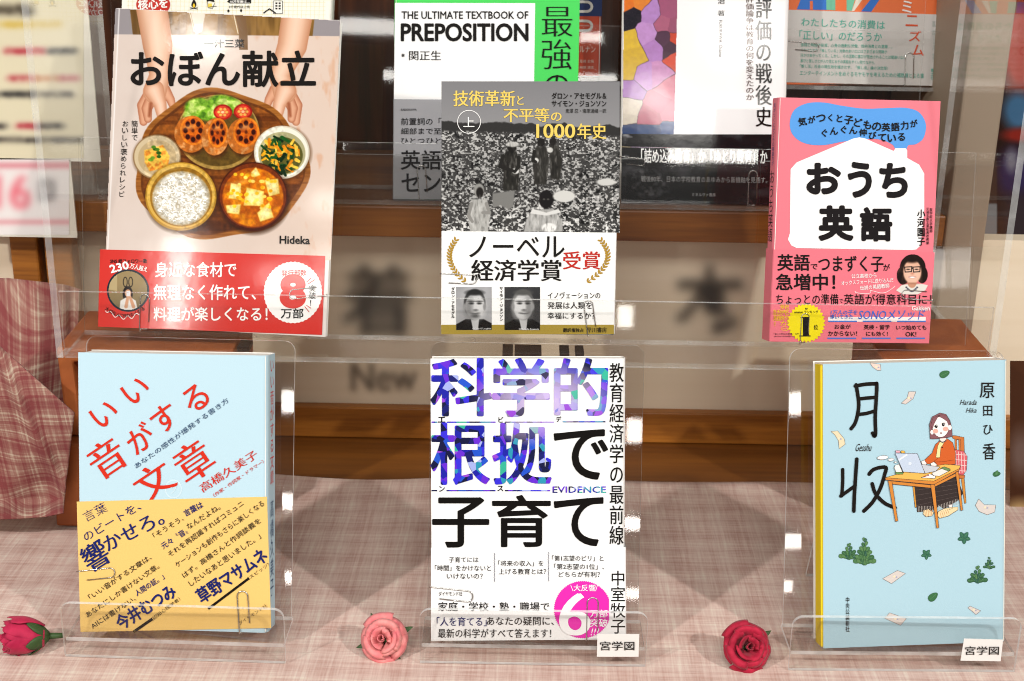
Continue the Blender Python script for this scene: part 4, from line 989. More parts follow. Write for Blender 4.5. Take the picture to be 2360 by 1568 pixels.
sprig(1285, 770, 145, 62, 6); sprig(1180, 735, 72, 55, 4); sprig(2040, 895, 85, 55, 4); sprig(2118, 805, 60, 32, 4)
for x, y, r in ((1950, 610, 42), (1698, 722, 34)):
    for k in range(5): leaf(x + .5 * r * math.cos(k * 1.257 + .3), y + .5 * r * math.sin(k * 1.257 + .3), r * .55, math.degrees(k * 1.257 + .3), '3a6e58', 2 + k * .6)
S.build()
gess = b

# ================================================================== BOOKS: MIDDLE ROW ON THE RACK
Y2, L2 = 1.004, 14.0
# ---- cookbook
b = Book('large cookbook showing two hands holding a wooden food tray, with red paper band', (267, 26), (782, 38), (233, 754), (753, 770), Y2, 17, 0, 0.011, 'left', 'e6ded8', 'f2eeea', fin='gloss')
ph = Photo(226, 18, 792, 600, 0.85)
n = ph.noise(60, seed=1); n2 = ph.noise(16, 40, seed=2)
ph.a[:] = Photo.col('e4d8d0'); ph.put(n * .5, 'd8c8be'); ph.put(np.clip((n2 - .62) * 5, 0, 1) * np.clip((ph.X - 480) / 200, 0, 1), 'd9a98a', .7); ph.put(np.clip((ph.X - 400) / 400, 0, 1), 'e6ccb8', .45)
top = np.clip((79 + (ph.X - 270) * .008 - ph.Y) / 1.5, 0, 1); ph.put(top, 'a8a2a4'); 
ph.put(top * ph.mpoly(pts(T1, [(870, 60), (2110, 60), (2090, 240), (890, 240)]), 2), 'a8854e'); fold = ph.noise(14, 90, 3, 9); ph.put(top * ph.mpoly(pts(T1, [(870, 60), (2110, 60), (2090, 240), (890, 240)]), 2) * np.clip((fold - .4) * 3, 0, 1), '6e5126', .75)
ph.poly(pts(T1, [(1270, 60), (1380, 60), (1350, 210), (1310, 230)]), 'dccfc0'); ph.poly(pts(T1, [(1565, 70), (1640, 95), (1655, 200), (1658, 330), (1600, 330), (1598, 200)]), '8a6a44'); 
for q in ([(1268, 80), (1300, 210)], [(1560, 78), (1592, 220)]): ph.cap(*pts(T1, q), .9, .9, 'efe6d2')
glow = ph.mell(*T1(1330, 225), 36, 26, 20, 26); nn = ph.noise(4, 9, 2, 21); 
# arms and hands
sk, sk2 = 'ecc9b0', 'c98f6c'
lt_ = 'f6ddca'
for s_, cx in ((1, 1060), (-1, 1880)):
    X = lambda dx: cx + s_ * dx
    for F, R in (([(X(-60), 620), (X(-105), 700), (X(-100), 810)], [13, 13, 9]), ([(X(-40), 640), (X(-78), 720), (X(-70), 790)], [14, 12, 9]), ([(X(40), 600), (X(80), 660), (X(100), 720)], [14, 10, 7])): ph.limb(pts(T1, F), R, 'e4b598', 'a8684a')
    top_x = (1010 if s_ > 0 else 2000)
    ph.limb(pts(T1, [(top_x, 20), (top_x + s_ * 45, 300), (X(10), 500), (X(-25), 610)]), [36, 34, 24, 27], 'eccab2', 'bf8663', light=lt_)
    ph.limb(pts(T1, [(X(-30), 600), (X(10), 690), (X(28), 790)]), [24, 15, 11], 'ecc6ae', 'bf8663', light=lt_); ph.ell(*T1(X(30), 785), 6, 8, 'f6d8ca')
    ph.cap(T1(X(-52), 690), T1(X(-62), 770), 4, 3, '9c5a3c', None, 5, .7)
# tray
def blob(cx, cy_, rx, ry, k1, seed):
    P = []
    for k in range(90):
        a = 2 * math.pi * k / 90; q = 1 + .035 * math.sin(3 * a + seed) + .025 * math.sin(7 * a + 2 * seed); P.append(T1(cx + rx * k1 * q * math.cos(a), cy_ + ry * k1 * q * math.sin(a)))
    return P
grain = ph.noise(70, 5, 4, 5); g2 = ph.noise(120, 8, 3, 6)
m0 = ph.mpoly(blob(1475, 1105, 575, 500, 1, .6), 2); ph.put(m0, 'b9803f'); ph.put(m0 * np.clip((grain - .35) * 2.2, 0, 1), '8a5524', .8)
m1 = ph.mpoly(blob(1475, 1105, 575, 500, .94, .6), 2); ph.put(m1, '7c4a1e'); m2 = ph.mpoly(blob(1478, 1110, 575, 500, .915, .6), 2); ph.put(m2, 'a8692c'); ph.put(m2 * np.clip((g2 - .35) * 2.4, 0, 1), '6e3c14', .85); ph.put(m2 * np.clip((ph.Y - T1(0, 1150)[1]) / 60, 0, 1), '5a3216', .6)
def E(x, y, rx, ry, c, **k): ph.ell(*T1(x, y), rx * KS, ry * KS, c, **k)
E(1470, 890, 282, 255, '3e2610', soft=14, k=.6); E(1460, 880, 275, 250, 'b99a58'); E(1460, 872, 262, 236, '8a7138'); E(1465, 900, 235, 205, '745c2a')
lt = ph.noise(13, seed=8)
for x, y, rx, ry in ((1330, 720, 95, 70), (1480, 690, 100, 60), (1420, 740, 120, 65), (1290, 770, 60, 45), (1550, 700, 60, 50)):
    m = ph.mell(*T1(x, y), rx * KS, ry * KS, 0, 6); ph.put(m, '8cba3c'); ph.put(m * np.clip((lt - .5) * 5, 0, 1), 'd6e88e', .9); ph.put(m * np.clip((.42 - lt) * 6, 0, 1), '4c7c1c', .8)
for x, y in ((1490, 745), (1625, 742)):
    E(x, y, 62, 52, 'b8241a'); E(x, y, 50, 41, 'e0563a'); 
    for k in range(6): E(x + 26 * math.cos(k * 1.05), y + 22 * math.sin(k * 1.05), 11, 9, 'f2c06a', soft=2)
    E(x, y, 12, 9, 'f7c9a0')
pt = ph.noise(9, seed=12)
for x, y, rx, ry, ang in ((1275, 880, 108, 122, -8), (1440, 895, 92, 125, 6), (1630, 890, 110, 122, 8)):
    E(x + 6, y + 30, rx, ry, '5c3210', soft=8, k=.8); m = ph.mell(*T1(x, y + 14), rx * KS, ry * KS, ang); ph.put(m, 'c47a34'); ph.put(m * np.clip((pt - .5) * 4, 0, 1), 'e8b27a', .8)
    fx, fr = x + 16, (86 if x != 1440 else 64); m = ph.mell(*T1(fx, y - 12), fr * KS, 98 * KS, ang); ph.put(m, 'dc7a1e'); ph.put(m * np.clip((pt - .45) * 4, 0, 1), 'a84a10', .7); ph.put(np.clip(m * 4, 0, 1) * (1 - np.clip(ph.mell(*T1(fx, y - 12), fr * .84 * KS, 84 * KS, ang) * 1, 0, 1)) * m, 'f09a34', .8)
    for k in range(8): E(fx + fr * .58 * math.cos(k * .785), y - 12 + 60 * math.sin(k * .785), 15 if fr > 70 else 11, 18, '4a1608', soft=2.5)
    E(fx, y - 12, 10, 12, '7c3a12', soft=2)
# small plate with tofu
E(1052, 1050, 165, 158, '6a4a2a', soft=8, k=.5); E(1050, 1045, 160, 150, 'a58a66'); E(1050, 1044, 152, 142, 'd9c8a8'); E(1052, 1050, 128, 118, 'c9b590')
m = ph.mpoly(pts(T1, [(965, 1000), (1090, 965), (1135, 1040), (1120, 1120), (1000, 1140), (968, 1080)]), 3); ph.put(m, 'f0c860'); ph.put(m * np.clip((pt - .5) * 4, 0, 1), 'e08030', .7)
for k in range(9): E(1035 + 30 * math.cos(k * 2.4), 1030 + 45 * math.sin(k * 1.9) - 10, 15, 11, ['5c8a2c', '86b040', '3c6a20'][k % 3], soft=1.6)
# greens bowl
E(1890, 1020, 195, 185, '5a3818', soft=8, k=.5); E(1885, 1014, 186, 178, 'd8d2c2'); E(1885, 1012, 176, 166, 'f1ede0'); E(1885, 1022, 158, 145, 'b9b48e'); E(1885, 1035, 140, 124, '6c6a34')
pr = random.Random(5)
for k in range(75):
    a, rr = pr.uniform(0, 6.28), pr.uniform(0, 1) ** .5; x, y = 1885 + 128 * rr * math.cos(a), 1032 + 112 * rr * math.sin(a); c = pr.choice(['16401c', '1f5526', '2c6a2e', '173a18', 'f0b428', 'e89a1c', 'f4cc58', '215a28'])
    t = pr.uniform(0, 3.14); L = pr.uniform(10, 34); ph.cap(T1(x - L * math.cos(t), y - L * math.sin(t)), T1(x + L * math.cos(t), y + L * math.sin(t)), pr.uniform(2.2, 4.6), pr.uniform(1.6, 3.5), c)
# rice bowl
E(1215, 1320, 245, 240, '4a2c10', soft=10, k=.6); E(1210, 1310, 238, 230, 'c39a3c'); E(1210, 1306, 228, 218, 'e0bb62'); E(1212, 1312, 208, 200, 'a87e2c')
m = ph.mell(*T1(1212, 1322), 190 * KS, 178 * KS, 0, 5); r1 = ph.noise(5.5, 4, 2, 51); r2 = ph.noise(26, seed=52)
ph.put(m, 'e9e5da'); ph.put(m * np.clip((.5 - r1) * 6, 0, 1), 'cabfa8', .8); ph.put(m * np.clip((r1 - .52) * 7, 0, 1), 'fdfcf8', .95); ph.put(m * np.clip((.45 - r2) * 3, 0, 1), 'b8ad98', .5)
rg = np.clip((1 - np.hypot((ph.X - T1(1212, 0)[0]) / (190 * KS), (ph.Y - T1(0, 1322)[1]) / (178 * KS))) * 5, 0, 1); ph.put(m * (1 - rg), 'a89878', .55)
for k in range(230):
    a, rr = pr.uniform(0, 6.28), pr.uniform(0, 1) ** .5 * .95; x, y = 1212 + 182 * rr * math.cos(a), 1322 + 172 * rr * math.sin(a); t = pr.uniform(0, 3.14)
    px, py = T1(x, y); i0, j0 = int((px - ph.x0) * ph.res), int((py - ph.y0) * ph.res)
    for q in range(-2, 3):
        jj, ii = j0 + int(round(q * math.sin(t))), i0 + int(round(q * math.cos(t)))
        if 0 <= jj < ph.h - 2 and 0 <= ii < ph.w - 1: ph.a[jj:jj + 2, ii:ii + 2] = (255, 254, 248); ph.a[jj + 2, ii] = (188, 180, 160)
# soup bowl
E(1700, 1325, 240, 240, '3c2210', soft=10, k=.6); E(1692, 1312, 232, 232, '5c2a10'); E(1692, 1306, 222, 218, '8a4418'); E(1692, 1316, 205, 200, 'c06a10'); m = ph.mell(*T1(1692, 1316), 200 * KS, 194 * KS); ph.put(m * np.clip((ph.noise(16, seed=31) - .4) * 3, 0, 1), 'f0a01c', .9)
for q in ([(1545, 1220), (1612, 1232), (1610, 1330), (1528, 1322)], [(1650, 1250), (1765, 1275), (1760, 1375), (1630, 1370)], [(1770, 1200), (1860, 1190), (1870, 1290), (1800, 1310)], [(1510, 1370), (1610, 1362), (1600, 1430), (1520, 1420)], [(1720, 1420), (1800, 1350), (1830, 1450), (1740, 1480)], [(1680, 1150), (1712, 1115), (1740, 1165), (1700, 1180)]): ph.poly(pts(T1, q), 'f6dd84', 3); ph.poly(pts(T1, [(x + (sum(a for a, _ in q) / 4 - x) * .3, y + (sum(c for _, c in q) / 4 - y) * .3) for x, y in q]), 'fdf0b4', 8, .9)
for k in range(44): x, y = 1692 + pr.uniform(-165, 150), 1250 + pr.uniform(-90, 150); E(x, y, 13, 11, pr.choice(['ffd23c', 'f6b81c', 'ffe27a']), soft=2)
g3 = ph.noise(7, seed=77)
tm = ph.mpoly(blob(1475, 1105, 575, 500, .93, .6), 2)
ph.a = ph.a * (1 + (tm * (g3 - .5) * .35)[..., None])
for x, y, rx, ry, k_ in ((1265, 845, 40, 16, .35), (1450, 850, 30, 14, .35), (1640, 845, 40, 16, .35), (1600, 1215, 70, 10, .3), (1885, 855, 70, 8, .4), (1120, 1130, 60, 8, .3)): ph.put(ph.mell(*T1(x, y), rx * KS, ry * KS, -10, 8), 'fff2d8', k_)
# spine hinge
xe = T1(797, 0)[0] - (ph.Y - 26) * .048; d = np.abs(ph.X - xe); ph.put(np.exp(-(d / 1.5) ** 2), 'fbf8f6', .8)
bm_ = b.mp; W_, H_ = b.W, b.H
uvx = np.array([[0, 0]]); 
p00, p10, p01 = np.array(bm_(226, 18)), np.array(bm_(792, 18)), np.array(bm_(226, 600)); ux = (p10 - p00) / 566; uy = (p01 - p00) / 582
U = p00[0] + ux[0] * (ph.X - 226) + uy[0] * (ph.Y - 18); V = p00[1] + ux[1] * (ph.X - 226) + uy[1] * (ph.Y - 18)
ph.build('cover_photo', b.cover, bm_, -0.0001, 'gloss', (np.abs(U) < W_ / 2 - 0.0002) & (V < H_ - 0.0002), 1.28)
KB = '120d0a'
S = b.sheet('title_lettering', y0=-0.0003, fin='ink')
S.ht('おぼん献立', T1, 880, 342, 2108, 578, KB, wt=0.022, res=6)
S.build()
S = b.sheet('small_lettering', y0=-0.0003)
S.ht('一汁三菜', T1, 1365, 262, 1635, 318, KB, wt=0.008)
S.vt('簡単で', T1, 880, 805, 922, 938, KB); S.lt('Hideka', M1, 1872, 112, 2072, 116, 52, KB, wt=0.022)
x0, y0, x1, y1 = 838, 810, 818, 1312
for k, ch in enumerate('おいしい褒められレシピ'):
    t = k / 10; p = T1(840 - 24 * t, 826 + 470 * t); S.text(ch, p[0], p[1], None, 12.5 if ch != '褒' else 15, KB)
S.build()
ob = b.band([(231.5, 574), (749.5, 589), (742, 771), (227, 752)], 'd5342c', fin='gloss', wrap='left')
S = b.bsheet('band_lettering', 'gloss'); WH = 'fdfaf6'
S.ht('身近な食材で', M1, 1040, 262, 1582, 362, WH, wt=0.016); S.ht('無理なく作れて、', M1, 1030, 412, 1712, 515, WH, wt=0.016); S.ht('料理が楽しくなる！', M1, 1030, 562, 1790, 655, WH, wt=0.016)
S.lt('SNS 総フォロワー数', M1, 740, 255, 985, 255, 28, '1a1410', wt=0.02); S.lt('230', M1, 740, 310, 860, 280, 52, WH, wt=0.03); S.lt('万人超え', M1, 872, 285, 988, 312, 34, WH, wt=0.02)
for k, ch in enumerate('大切な人に作りたくなる'): 
    a = math.radians(118 + 0) ; t = (k - 5) / 5; p = M1(838 + 118 * t, 612 - 45 * t * t + 8); S.text(ch, p[0], p[1], None, 8.5, '1a1410', rot=-t * -32, wt=.012)
S.line([M1(x, 615 + 12 * math.sin((x - 700) / 9) - 60 * ((x - 840) / 140) ** 2 + 18) for x in range(708, 940, 6)], 1.4, WH, 4)
S.ell(*M1(858, 452), 142 * KS, 142 * KS, '1c2430', 2)
S.build()
ph = Photo(M1(722, 0)[0], M1(0, 316)[1], M1(994, 0)[0], M1(0, 588)[1], 1.0)   # small round photograph: someone taking a picture in a mirror
ph.a[:] = Photo.col('a8946c'); ph.put(np.clip((ph.Y - M1(0, 400)[1]) / 60, 0, 1), '8a7a5c'); ph.poly(pts(M1, [(735, 340), (785, 340), (785, 455), (730, 445)]), 'c2b088')
def E(x, y, rx, ry, c, **k): ph.ell(*M1(x, y), rx * KS, ry * KS, c, **k)
E(856, 475, 34, 52, '241a14'); E(858, 470, 21, 26, 'd8a888'); ph.poly(pts(M1, [(800, 590), (808, 520), (840, 500), (880, 500), (910, 520), (925, 590)]), 'e6e2dc'); ph.cap(M1(845, 560), M1(858, 490), 4, 3, 'd8a888'); ph.cap(M1(895, 560), M1(870, 490), 4, 3, 'd8a888'); ph.poly(pts(M1, [(848, 455), (872, 455), (872, 490), (848, 490)]), 'e8e8ea')
for s_ in (-1, 1):
    for k in range(20): a = k / 20 * 6.28; ph.cap(M1(858 + s_ * 18 + 13 * math.cos(a), 395 + 32 * math.sin(a)), M1(858 + s_ * 18 + 13 * math.cos(a + .33), 395 + 32 * math.sin(a + .33)), .8, .8, '2c241c')
q = ((ph.X - M1(858, 0)[0]) ** 2 + (ph.Y - M1(0, 452)[1]) ** 2) < (131 * KS) ** 2
ph.build('round_portrait', b.obi, b.mp, -0.00085, 'gloss', q, 1.2)
S = Sheet('round_badge', b.obi, b.mp, -0.0007, 'gloss')
S.ell(*M1(1960, 465), 194 * KS, 205 * KS, 'fbf8f4', 1, ns=44, scallop=0.012)
S.lt('発行部数', M1, 1885, 338, 2050, 332, 42, 'c8281e', wt=0.012); S.ht('8', M1, 1888, 358, 2032, 556, 'd5342c', wt=0.05, res=6); S.ht('万部', M1, 1880, 572, 2030, 638, '1a1410', wt=0.014)
S.vt('突破！', M1, 2068, 415, 2112, 552, '1a1410', wt=0.01)
for q in ([(2052, 395), (2080, 370)], [(2062, 408), (2105, 380)], [(2040, 560), (2068, 595)], [(2052, 552), (2080, 570)]): S.line(pts(M1, q), 1.8, 'c8281e', 4)
S.build()
b.spine_text('spine_lettering', 'おぼん献立', '3a302a', 0.06, 0.2, 0.006, 0.01)
obon = b

# ---- grey history book
b = Book('grey history book with gold lettering over a cotton field photograph and a white prize band', (1021.7, 188.8), (1425, 195.7), (1016.5, 768.7), (1417, 769.7), Y2, 15.5, -1, 0.020, 'right', '8f8e90', '33302e', fin='satin')
ph = Photo(1017, 187, 1428, 536, 0.95)
ph.a[:] = Photo.col('8e8d8f'); ph.put(np.clip((ph.Y - 190) / 110, 0, 1), '9c9b9c'); hz = 290 + 7 * ph.noise(18, 50, 3, 4) + 0.03 * (ph.X - 1020)
tr = np.clip((ph.Y - (hz - 16 * ph.noise(26, 60, 4, 14)) + 8) / 3, 0, 1); ph.put(tr, '3e3d3c')
fl = np.clip((ph.Y - hz - 4) / 6, 0, 1); dep = np.clip((ph.Y - 295) / 240, 0, 1)
sp1 = ph.noise(4.2, 3.2, 2, 5); sp2 = ph.noise(11, 9, 3, 6); sp3 = ph.noise(2.6, 2.4, 2, 9)
ph.put(fl, '4a4948'); ph.put(fl * np.clip((.46 - sp2) * 5, 0, 1), '161616', .85); ph.put(fl * np.clip((sp3 - .5) * 4, 0, 1), '6e6d6b', .5); ph.put(fl * (1 - dep) * np.clip((sp1 - .52) * 9, 0, 1), 'dcdbd8', .9); ph.put(fl * dep * np.clip((sp1 - .58) * 9, 0, 1), 'dddcd9', .9); ph.put(fl * dep * np.clip((ph.noise(6.5, 5.5, 2, 15) - .63) * 10, 0, 1), 'f2f1ee', .95)
def E(x, y, rx, ry, c, **k): ph.ell(*T2(x, y), rx * KS, ry * KS, c, **k)
for P, c in (([(1130, 1010), (1200, 1010), (1225, 1100), (1210, 1270), (1110, 1270), (1115, 1150), (1085, 1100)], '35332f'), ([(1330, 980), (1400, 980), (1420, 1080), (1400, 1230), (1320, 1230), (1310, 1080)], '403e3a'), ([(1420, 970), (1480, 970), (1505, 1060), (1490, 1200), (1430, 1190)], '3a3834'), ([(900, 1330), (1000, 1330), (1028, 1420), (1010, 1545), (890, 1545), (870, 1430)], 'b9b8b4'), ([(1310, 1400), (1450, 1395), (1510, 1480), (1510, 1548), (1250, 1548), (1265, 1470)], 'b2b1ae')): ph.poly(pts(T2, P), c, 3)
for x, y, rx, ry, c in ((1170, 985, 30, 34, '24211f'), (1175, 962, 44, 18, 'c9c8c4'), (1365, 950, 26, 30, '2a2725'), (1445, 945, 24, 28, '2a2725'), (950, 1270, 34, 46, '9e9d99'), (955, 1285, 24, 36, '2a2624'), (1400, 1330, 48, 62, '232021'), (1520, 1310, 75, 40, 'd6d5d1'), (1800, 1215, 65, 24, 'd2d1cd'), (1195, 1140, 24, 20, 'e4e3e0'), (1425, 1000, 20, 18, 'd9d8d4'), (1330, 1070, 20, 18, 'dddcd8'), (1420, 1520, 50, 30, 'f0efec')): E(x, y, rx, ry, c, soft=3)
m = ph.mpoly(pts(T2, [(1040, 1290), (1190, 1270), (1180, 1380), (1150, 1400), (1090, 1370), (1040, 1390)]), 4); ph.put(m, '8a8986')
for sd, (x, y, w_, h_) in enumerate(((1170, 1120, 60, 150), (1365, 1110, 55, 130), (1460, 1080, 45, 115), (950, 1430, 75, 115), (1385, 1480, 120, 75))):
    mm = ph.mell(*T2(x, y), w_ * KS, h_ * KS, 0, 10); q = ph.noise(5, 16, 3, 60 + sd); ph.put(mm * np.clip((q - .52) * 4, 0, 1), '8c8a86' if sd < 3 else 'e2e1de', .55); ph.put(mm * np.clip((.45 - q) * 4, 0, 1), '1c1b1a' if sd < 3 else '6a6966', .5)
for q in ([(1110, 1040), (1090, 1110), (1180, 1140)], [(1215, 1050), (1215, 1110), (1190, 1145)], [(1320, 1010), (1312, 1070), (1330, 1080)], [(900, 1360), (880, 1440), (905, 1480)], [(1000, 1360), (1020, 1420), (975, 1420)]):
    for a_, b_ in zip(q, q[1:]): ph.cap(T2(*a_), T2(*b_), 4.2, 3.4, '2e2c29' if q[0][0] > 1050 else '9a9894')
ph.put(ph.mpoly(pts(T2, [(1310, 1395), (1400, 1420), (1480, 1395), (1500, 1420), (1400, 1440), (1290, 1425)]), 2), 'dedddA'.lower()); ph.ell(*T2(1385, 1330), 3, 2, '5c5a56'); ph.ell(*T2(1412, 1330), 3, 2, '5c5a56')
ph.build('cover_photo', b.cover, b.mp, -0.0001, 'satin', None, 1.2)
S = b.sheet('title_lettering', y0=-0.0003)
for s, x0, y0, x1, y1 in (('技術革新', 780, 605, 1190, 710), ('と', 1205, 640, 1248, 700), ('不平等', 1115, 722, 1418, 815), ('の', 1432, 752, 1500, 808), ('1000', 1335, 828, 1590, 922), ('年史', 1608, 825, 1800, 928)): S.ht(s, T2, x0, y0, x1, y1, 'gold', wt=0.004, mincho=0.02, res=4)
S.build()
S = b.sheet('small_lettering', y0=-0.0003)
S.ht('ダロン・アセモグル＆', T2, 1436, 618, 1800, 662, '1c1a18', wt=0.024); S.ht('サイモン・ジョンソン', T2, 1436, 672, 1800, 712, '1c1a18', wt=0.024); S.ht('鬼澤 忍・塩原通緒－訳', T2, 1528, 726, 1800, 755, '2a2826', wt=0.002)
P = [(T2(883, 814)[0] + 26.5 * math.cos(a), T2(883, 814)[1] + 26.5 * math.sin(a)) for a in [k * 6.2832 / 40 for k in range(40)]]; S.line(P, 1.6, 'f4f3f0', 4, closed=True); S.ht('上', T2, 845, 782, 918, 848, 'f4f3f0', wt=0.004, mincho=0.01)
S.build()
ob = b.band([(1017.4, 532), (1418.8, 535.5), (1414, 769.8), (1016.3, 768.8)], 'fbfaf7', wrap='right')
S = b.bsheet('band_lettering')
S.rect(1016.5, 747.5, 1414.2, 769.3, 'a8903a', 1)
S.ht('ノーベル', M2, 885, 90, 1520, 230, '15120f', wt=0.006, mincho=0.008, res=6); S.ht('経済学賞', M2, 900, 245, 1500, 388, '15120f', wt=0.006, mincho=0.02, res=4); S.ht('受賞', M2, 1512, 190, 1758, 310, 'c02a20', wt=0.004, mincho=0.016, res=4)
S.ht('イノヴェーションの', M2, 1410, 462, 1760, 505, '1c1a18', wt=0.002, mincho=0.008); S.ht('発展は人類を', M2, 1408, 528, 1705, 575, '1c1a18', wt=0.002, mincho=0.008); S.ht('幸福にするか？', M2, 1408, 598, 1722, 642, '1c1a18', wt=0.002, mincho=0.008)
S.vt('ダロン・アセモグル', M2, 765, 430, 787, 635, '15120f', wt=0.026); S.vt('サイモン・ジョンソン', M2, 1088, 428, 1110, 655, '15120f', wt=0.026)
S.ht('翻訳権独占', M2, 1512, 703, 1648, 730, '15120f', wt=0.016); S.ht('早川書房', M2, 1672, 698, 1802, 732, '15120f', wt=0.006, mincho=0.012)
def wreath(x0, y0, x1, y1, bx_, flip):
    Q = []
    for k in range(15):
        t = k / 14; x = (1 - t) ** 2 * x0 + 2 * t * (1 - t) * bx_ + t * t * x1; y = y0 + (y1 - y0) * t; Q.append(M2(x, y))
    S.line(Q, 0.9, 'a07a28', 4)
    for k, p in enumerate(Q):
        for sd in (-1, 1):
            t = k / 14; an = (55 if sd > 0 else 125) if False else 0
            q1, q0 = Q[min(k + 1, 14)], Q[max(k - 1, 0)]; d = math.degrees(math.atan2(q0[1] - q1[1], q0[0] - q1[0])) + sd * 38
            S.ell(p[0] + 5.2 * math.cos(math.radians(d)), p[1] + 5.2 * math.sin(math.radians(d)), 5.0, 2.1, 'b08a2e', 5 + .3 * (k % 3) + .1 * sd, d, n=12)
wreath(790, 120, 860, 392, 690, 1); wreath(1770, 122, 1672, 395, 1885, -1)
S.build()
def portrait(name, x0, y0, x1, y1, bgc, seed, hair, side, credit):
    ph = Photo(*M2(x0, y0), *M2(x1, y1), 1.1); ph.a[:] = Photo.col(bgc); ph.put(np.clip((ph.X - ph.x0) / 80, 0, 1), bgc); ph.put(ph.noise(40, seed=seed) * .5, '777777')
    cx, cy_ = (x0 + x1) / 2 + 4, y0 + 122; sc = (x1 - x0) / 240
    def E(dx, dy, rx, ry, c, **k): ph.ell(*M2(cx + dx * sc, cy_ + dy * sc), rx * sc * KS, ry * sc * KS, c, **k)
    ph.poly(pts(M2, [(x0, y1), (x0, y1 - 40), (cx - 60, y1 - 75), (cx + 60, y1 - 75), (x1, y1 - 45), (x1, y1)]), '1e1e1f', 2); ph.poly(pts(M2, [(cx - 30, y1 - 95), (cx + 32, y1 - 95), (cx + 22, y1), (cx - 10, y1)]), 'c9c9c9', 2)
    E(0, 60, 44, 40, '8c8c8c', soft=3); E(0, -12, 72, 96, hair, soft=3); E(2, 8, 64, 88, 'c4c4c4', soft=3); E(26 * side, 14, 44, 74, 'dedede', soft=14, k=.9); E(-40 * side, 20, 26, 70, '8a8a8a', soft=12, k=.75)
    E(0, -84, 56, 18, hair, soft=5)
    for s_ in (-1, 1): E(26 * s_ + 4, -12, 15, 6, '3c3c3c', soft=3); E(26 * s_ + 4, -26, 19, 4, '4a4a4a', soft=3); E(66 * s_, 10, 10, 22, 'a0a0a0', soft=3)
    E(6, 14, 11, 26, 'd8d8d8', soft=5); E(6, 32, 15, 6, '7a7a7a', soft=3); E(4, 52, 26, 7, '5c5c5c', soft=3); E(4, 50, 18, 3, 'e8e8e8', soft=2)
    if seed == 41: E(4, 72, 26, 14, '5a5a5a', soft=6, k=.8)
    o = ph.build(name, b.obi, b.mp, -0.0009, 'satin', None, 1.25); return o
portrait('author_portrait', 797, 428, 1037, 718, 'c2c2c4', 41, '3a3a3a', 1, '')['label'] = 'grey portrait of a man on a pale ground'
portrait('author_portrait', 1120, 428, 1360, 718, '3c3c3e', 47, '6a6a68', -1, '')['label'] = 'grey portrait of a man on a dark ground'
S = Sheet('credit_lettering', b.obi, b.mp, -0.001, 'satin'); S.ht("©Cody O'Loughlin", M2, 905, 700, 1030, 714, 'f4f4f2'); S.ht('©Michelle Fiorenza', M2, 1216, 702, 1350, 716, 'f4f4f2'); S.build()
tech = b

# ---- pink book
b = Book('pink children English study book with a white house shape and a blue smoke cloud', (1793, 224), (2167.8, 232.5), (1774.4, 785), (2138.5, 789.7), Y2, 13.5, 7, 0.018, 'left', 'ef7f8c', fin='satin')
S = b.sheet('cover_shapes')
def curve(L, n=8):
    Q = []; m = len(L)
    for i in range(m):
        p0, p1, p2, p3 = L[i - 1], L[i], L[(i + 1) % m], L[(i + 2) % m]
        for k in range(n):
            t = k / n; Q.append(tuple(0.5 * (2 * p1[d] + (p2[d] - p0[d]) * t + (2 * p0[d] - 5 * p1[d] + 4 * p2[d] - p3[d]) * t * t + (3 * p1[d] - p0[d] - 3 * p2[d] + p3[d]) * t ** 3) for d in (0, 1)))
    return Q
S.poly(curve(pts(T3, [(785, 820), (815, 735), (900, 690), (1010, 684), (1130, 705), (1280, 725), (1420, 722), (1560, 720), (1650, 750), (1695, 830), (1680, 920), (1630, 962), (1580, 970), (1562, 1000), (1530, 1010), (1492, 995), (1470, 965), (1400, 935), (1300, 928), (1150, 945), (1000, 970), (880, 955), (805, 900)])), '5b9fe6', 1)
H_ = [(785, 1560), (790, 1130), (830, 1085), (1210, 925), (1250, 917), (1290, 925), (1478, 1008), (1492, 990), (1560, 990), (1570, 1005), (1570, 1055), (1650, 1100), (1684, 1160), (1684, 1400), (1668, 1570)]
P = pts(T3, H_) + pts(M3, [(1668, 80), (1660, 150), (1630, 178), (1600, 181), (830, 168), (795, 150), (772, 110)])
S.poly(P, 'faf8f6', 3); S.build()
S = b.sheet('title_lettering', y0=-0.0004, fin='ink')
for ch, x0, y0, x1, y1 in (('お', 905, 1098, 1115, 1288), ('う', 1180, 1090, 1322, 1312), ('ち', 1392, 1098, 1562, 1312)): S.ht(ch, T3, x0, y0, x1, y1, '1d191a', wt=0.045, res=5)
p, q = T3(985, 1382), M3(1200, 110); S.text('英', (p[0] + q[0]) / 2, (p[1] + q[1]) / 2, q[0] - p[0], q[1] - p[1], '1d191a', wt=0.045); p, q = T3(1262, 1392), M3(1460, 115); S.text('語', (p[0] + q[0]) / 2, (p[1] + q[1]) / 2, q[0] - p[0], q[1] - p[1], '1d191a', wt=0.042)
S.build()
S = b.sheet('small_lettering', y0=-0.0004)
for k, ch in enumerate('気がつくと子どもの英語力が'):
    t = k / 12; p = T3(868 + 745 * t, 812 - 32 * math.sin(t * 6.28) * .9 + 12 * t); S.text(ch, p[0], p[1], None, 19 if ch not in 'つくとが' else 16, '15120f', wt=0.024, rot=-math.degrees(math.cos(t * 6.28) * -.16))
for k, ch in enumerate('ぐんぐん伸びている'):
    t = k / 8; p = T3(1015 + 515 * t, 880 - 22 * math.sin(t * 6.28 - .4) + 26 * t); S.text(ch, p[0], p[1], None, 17, '15120f', wt=0.024)
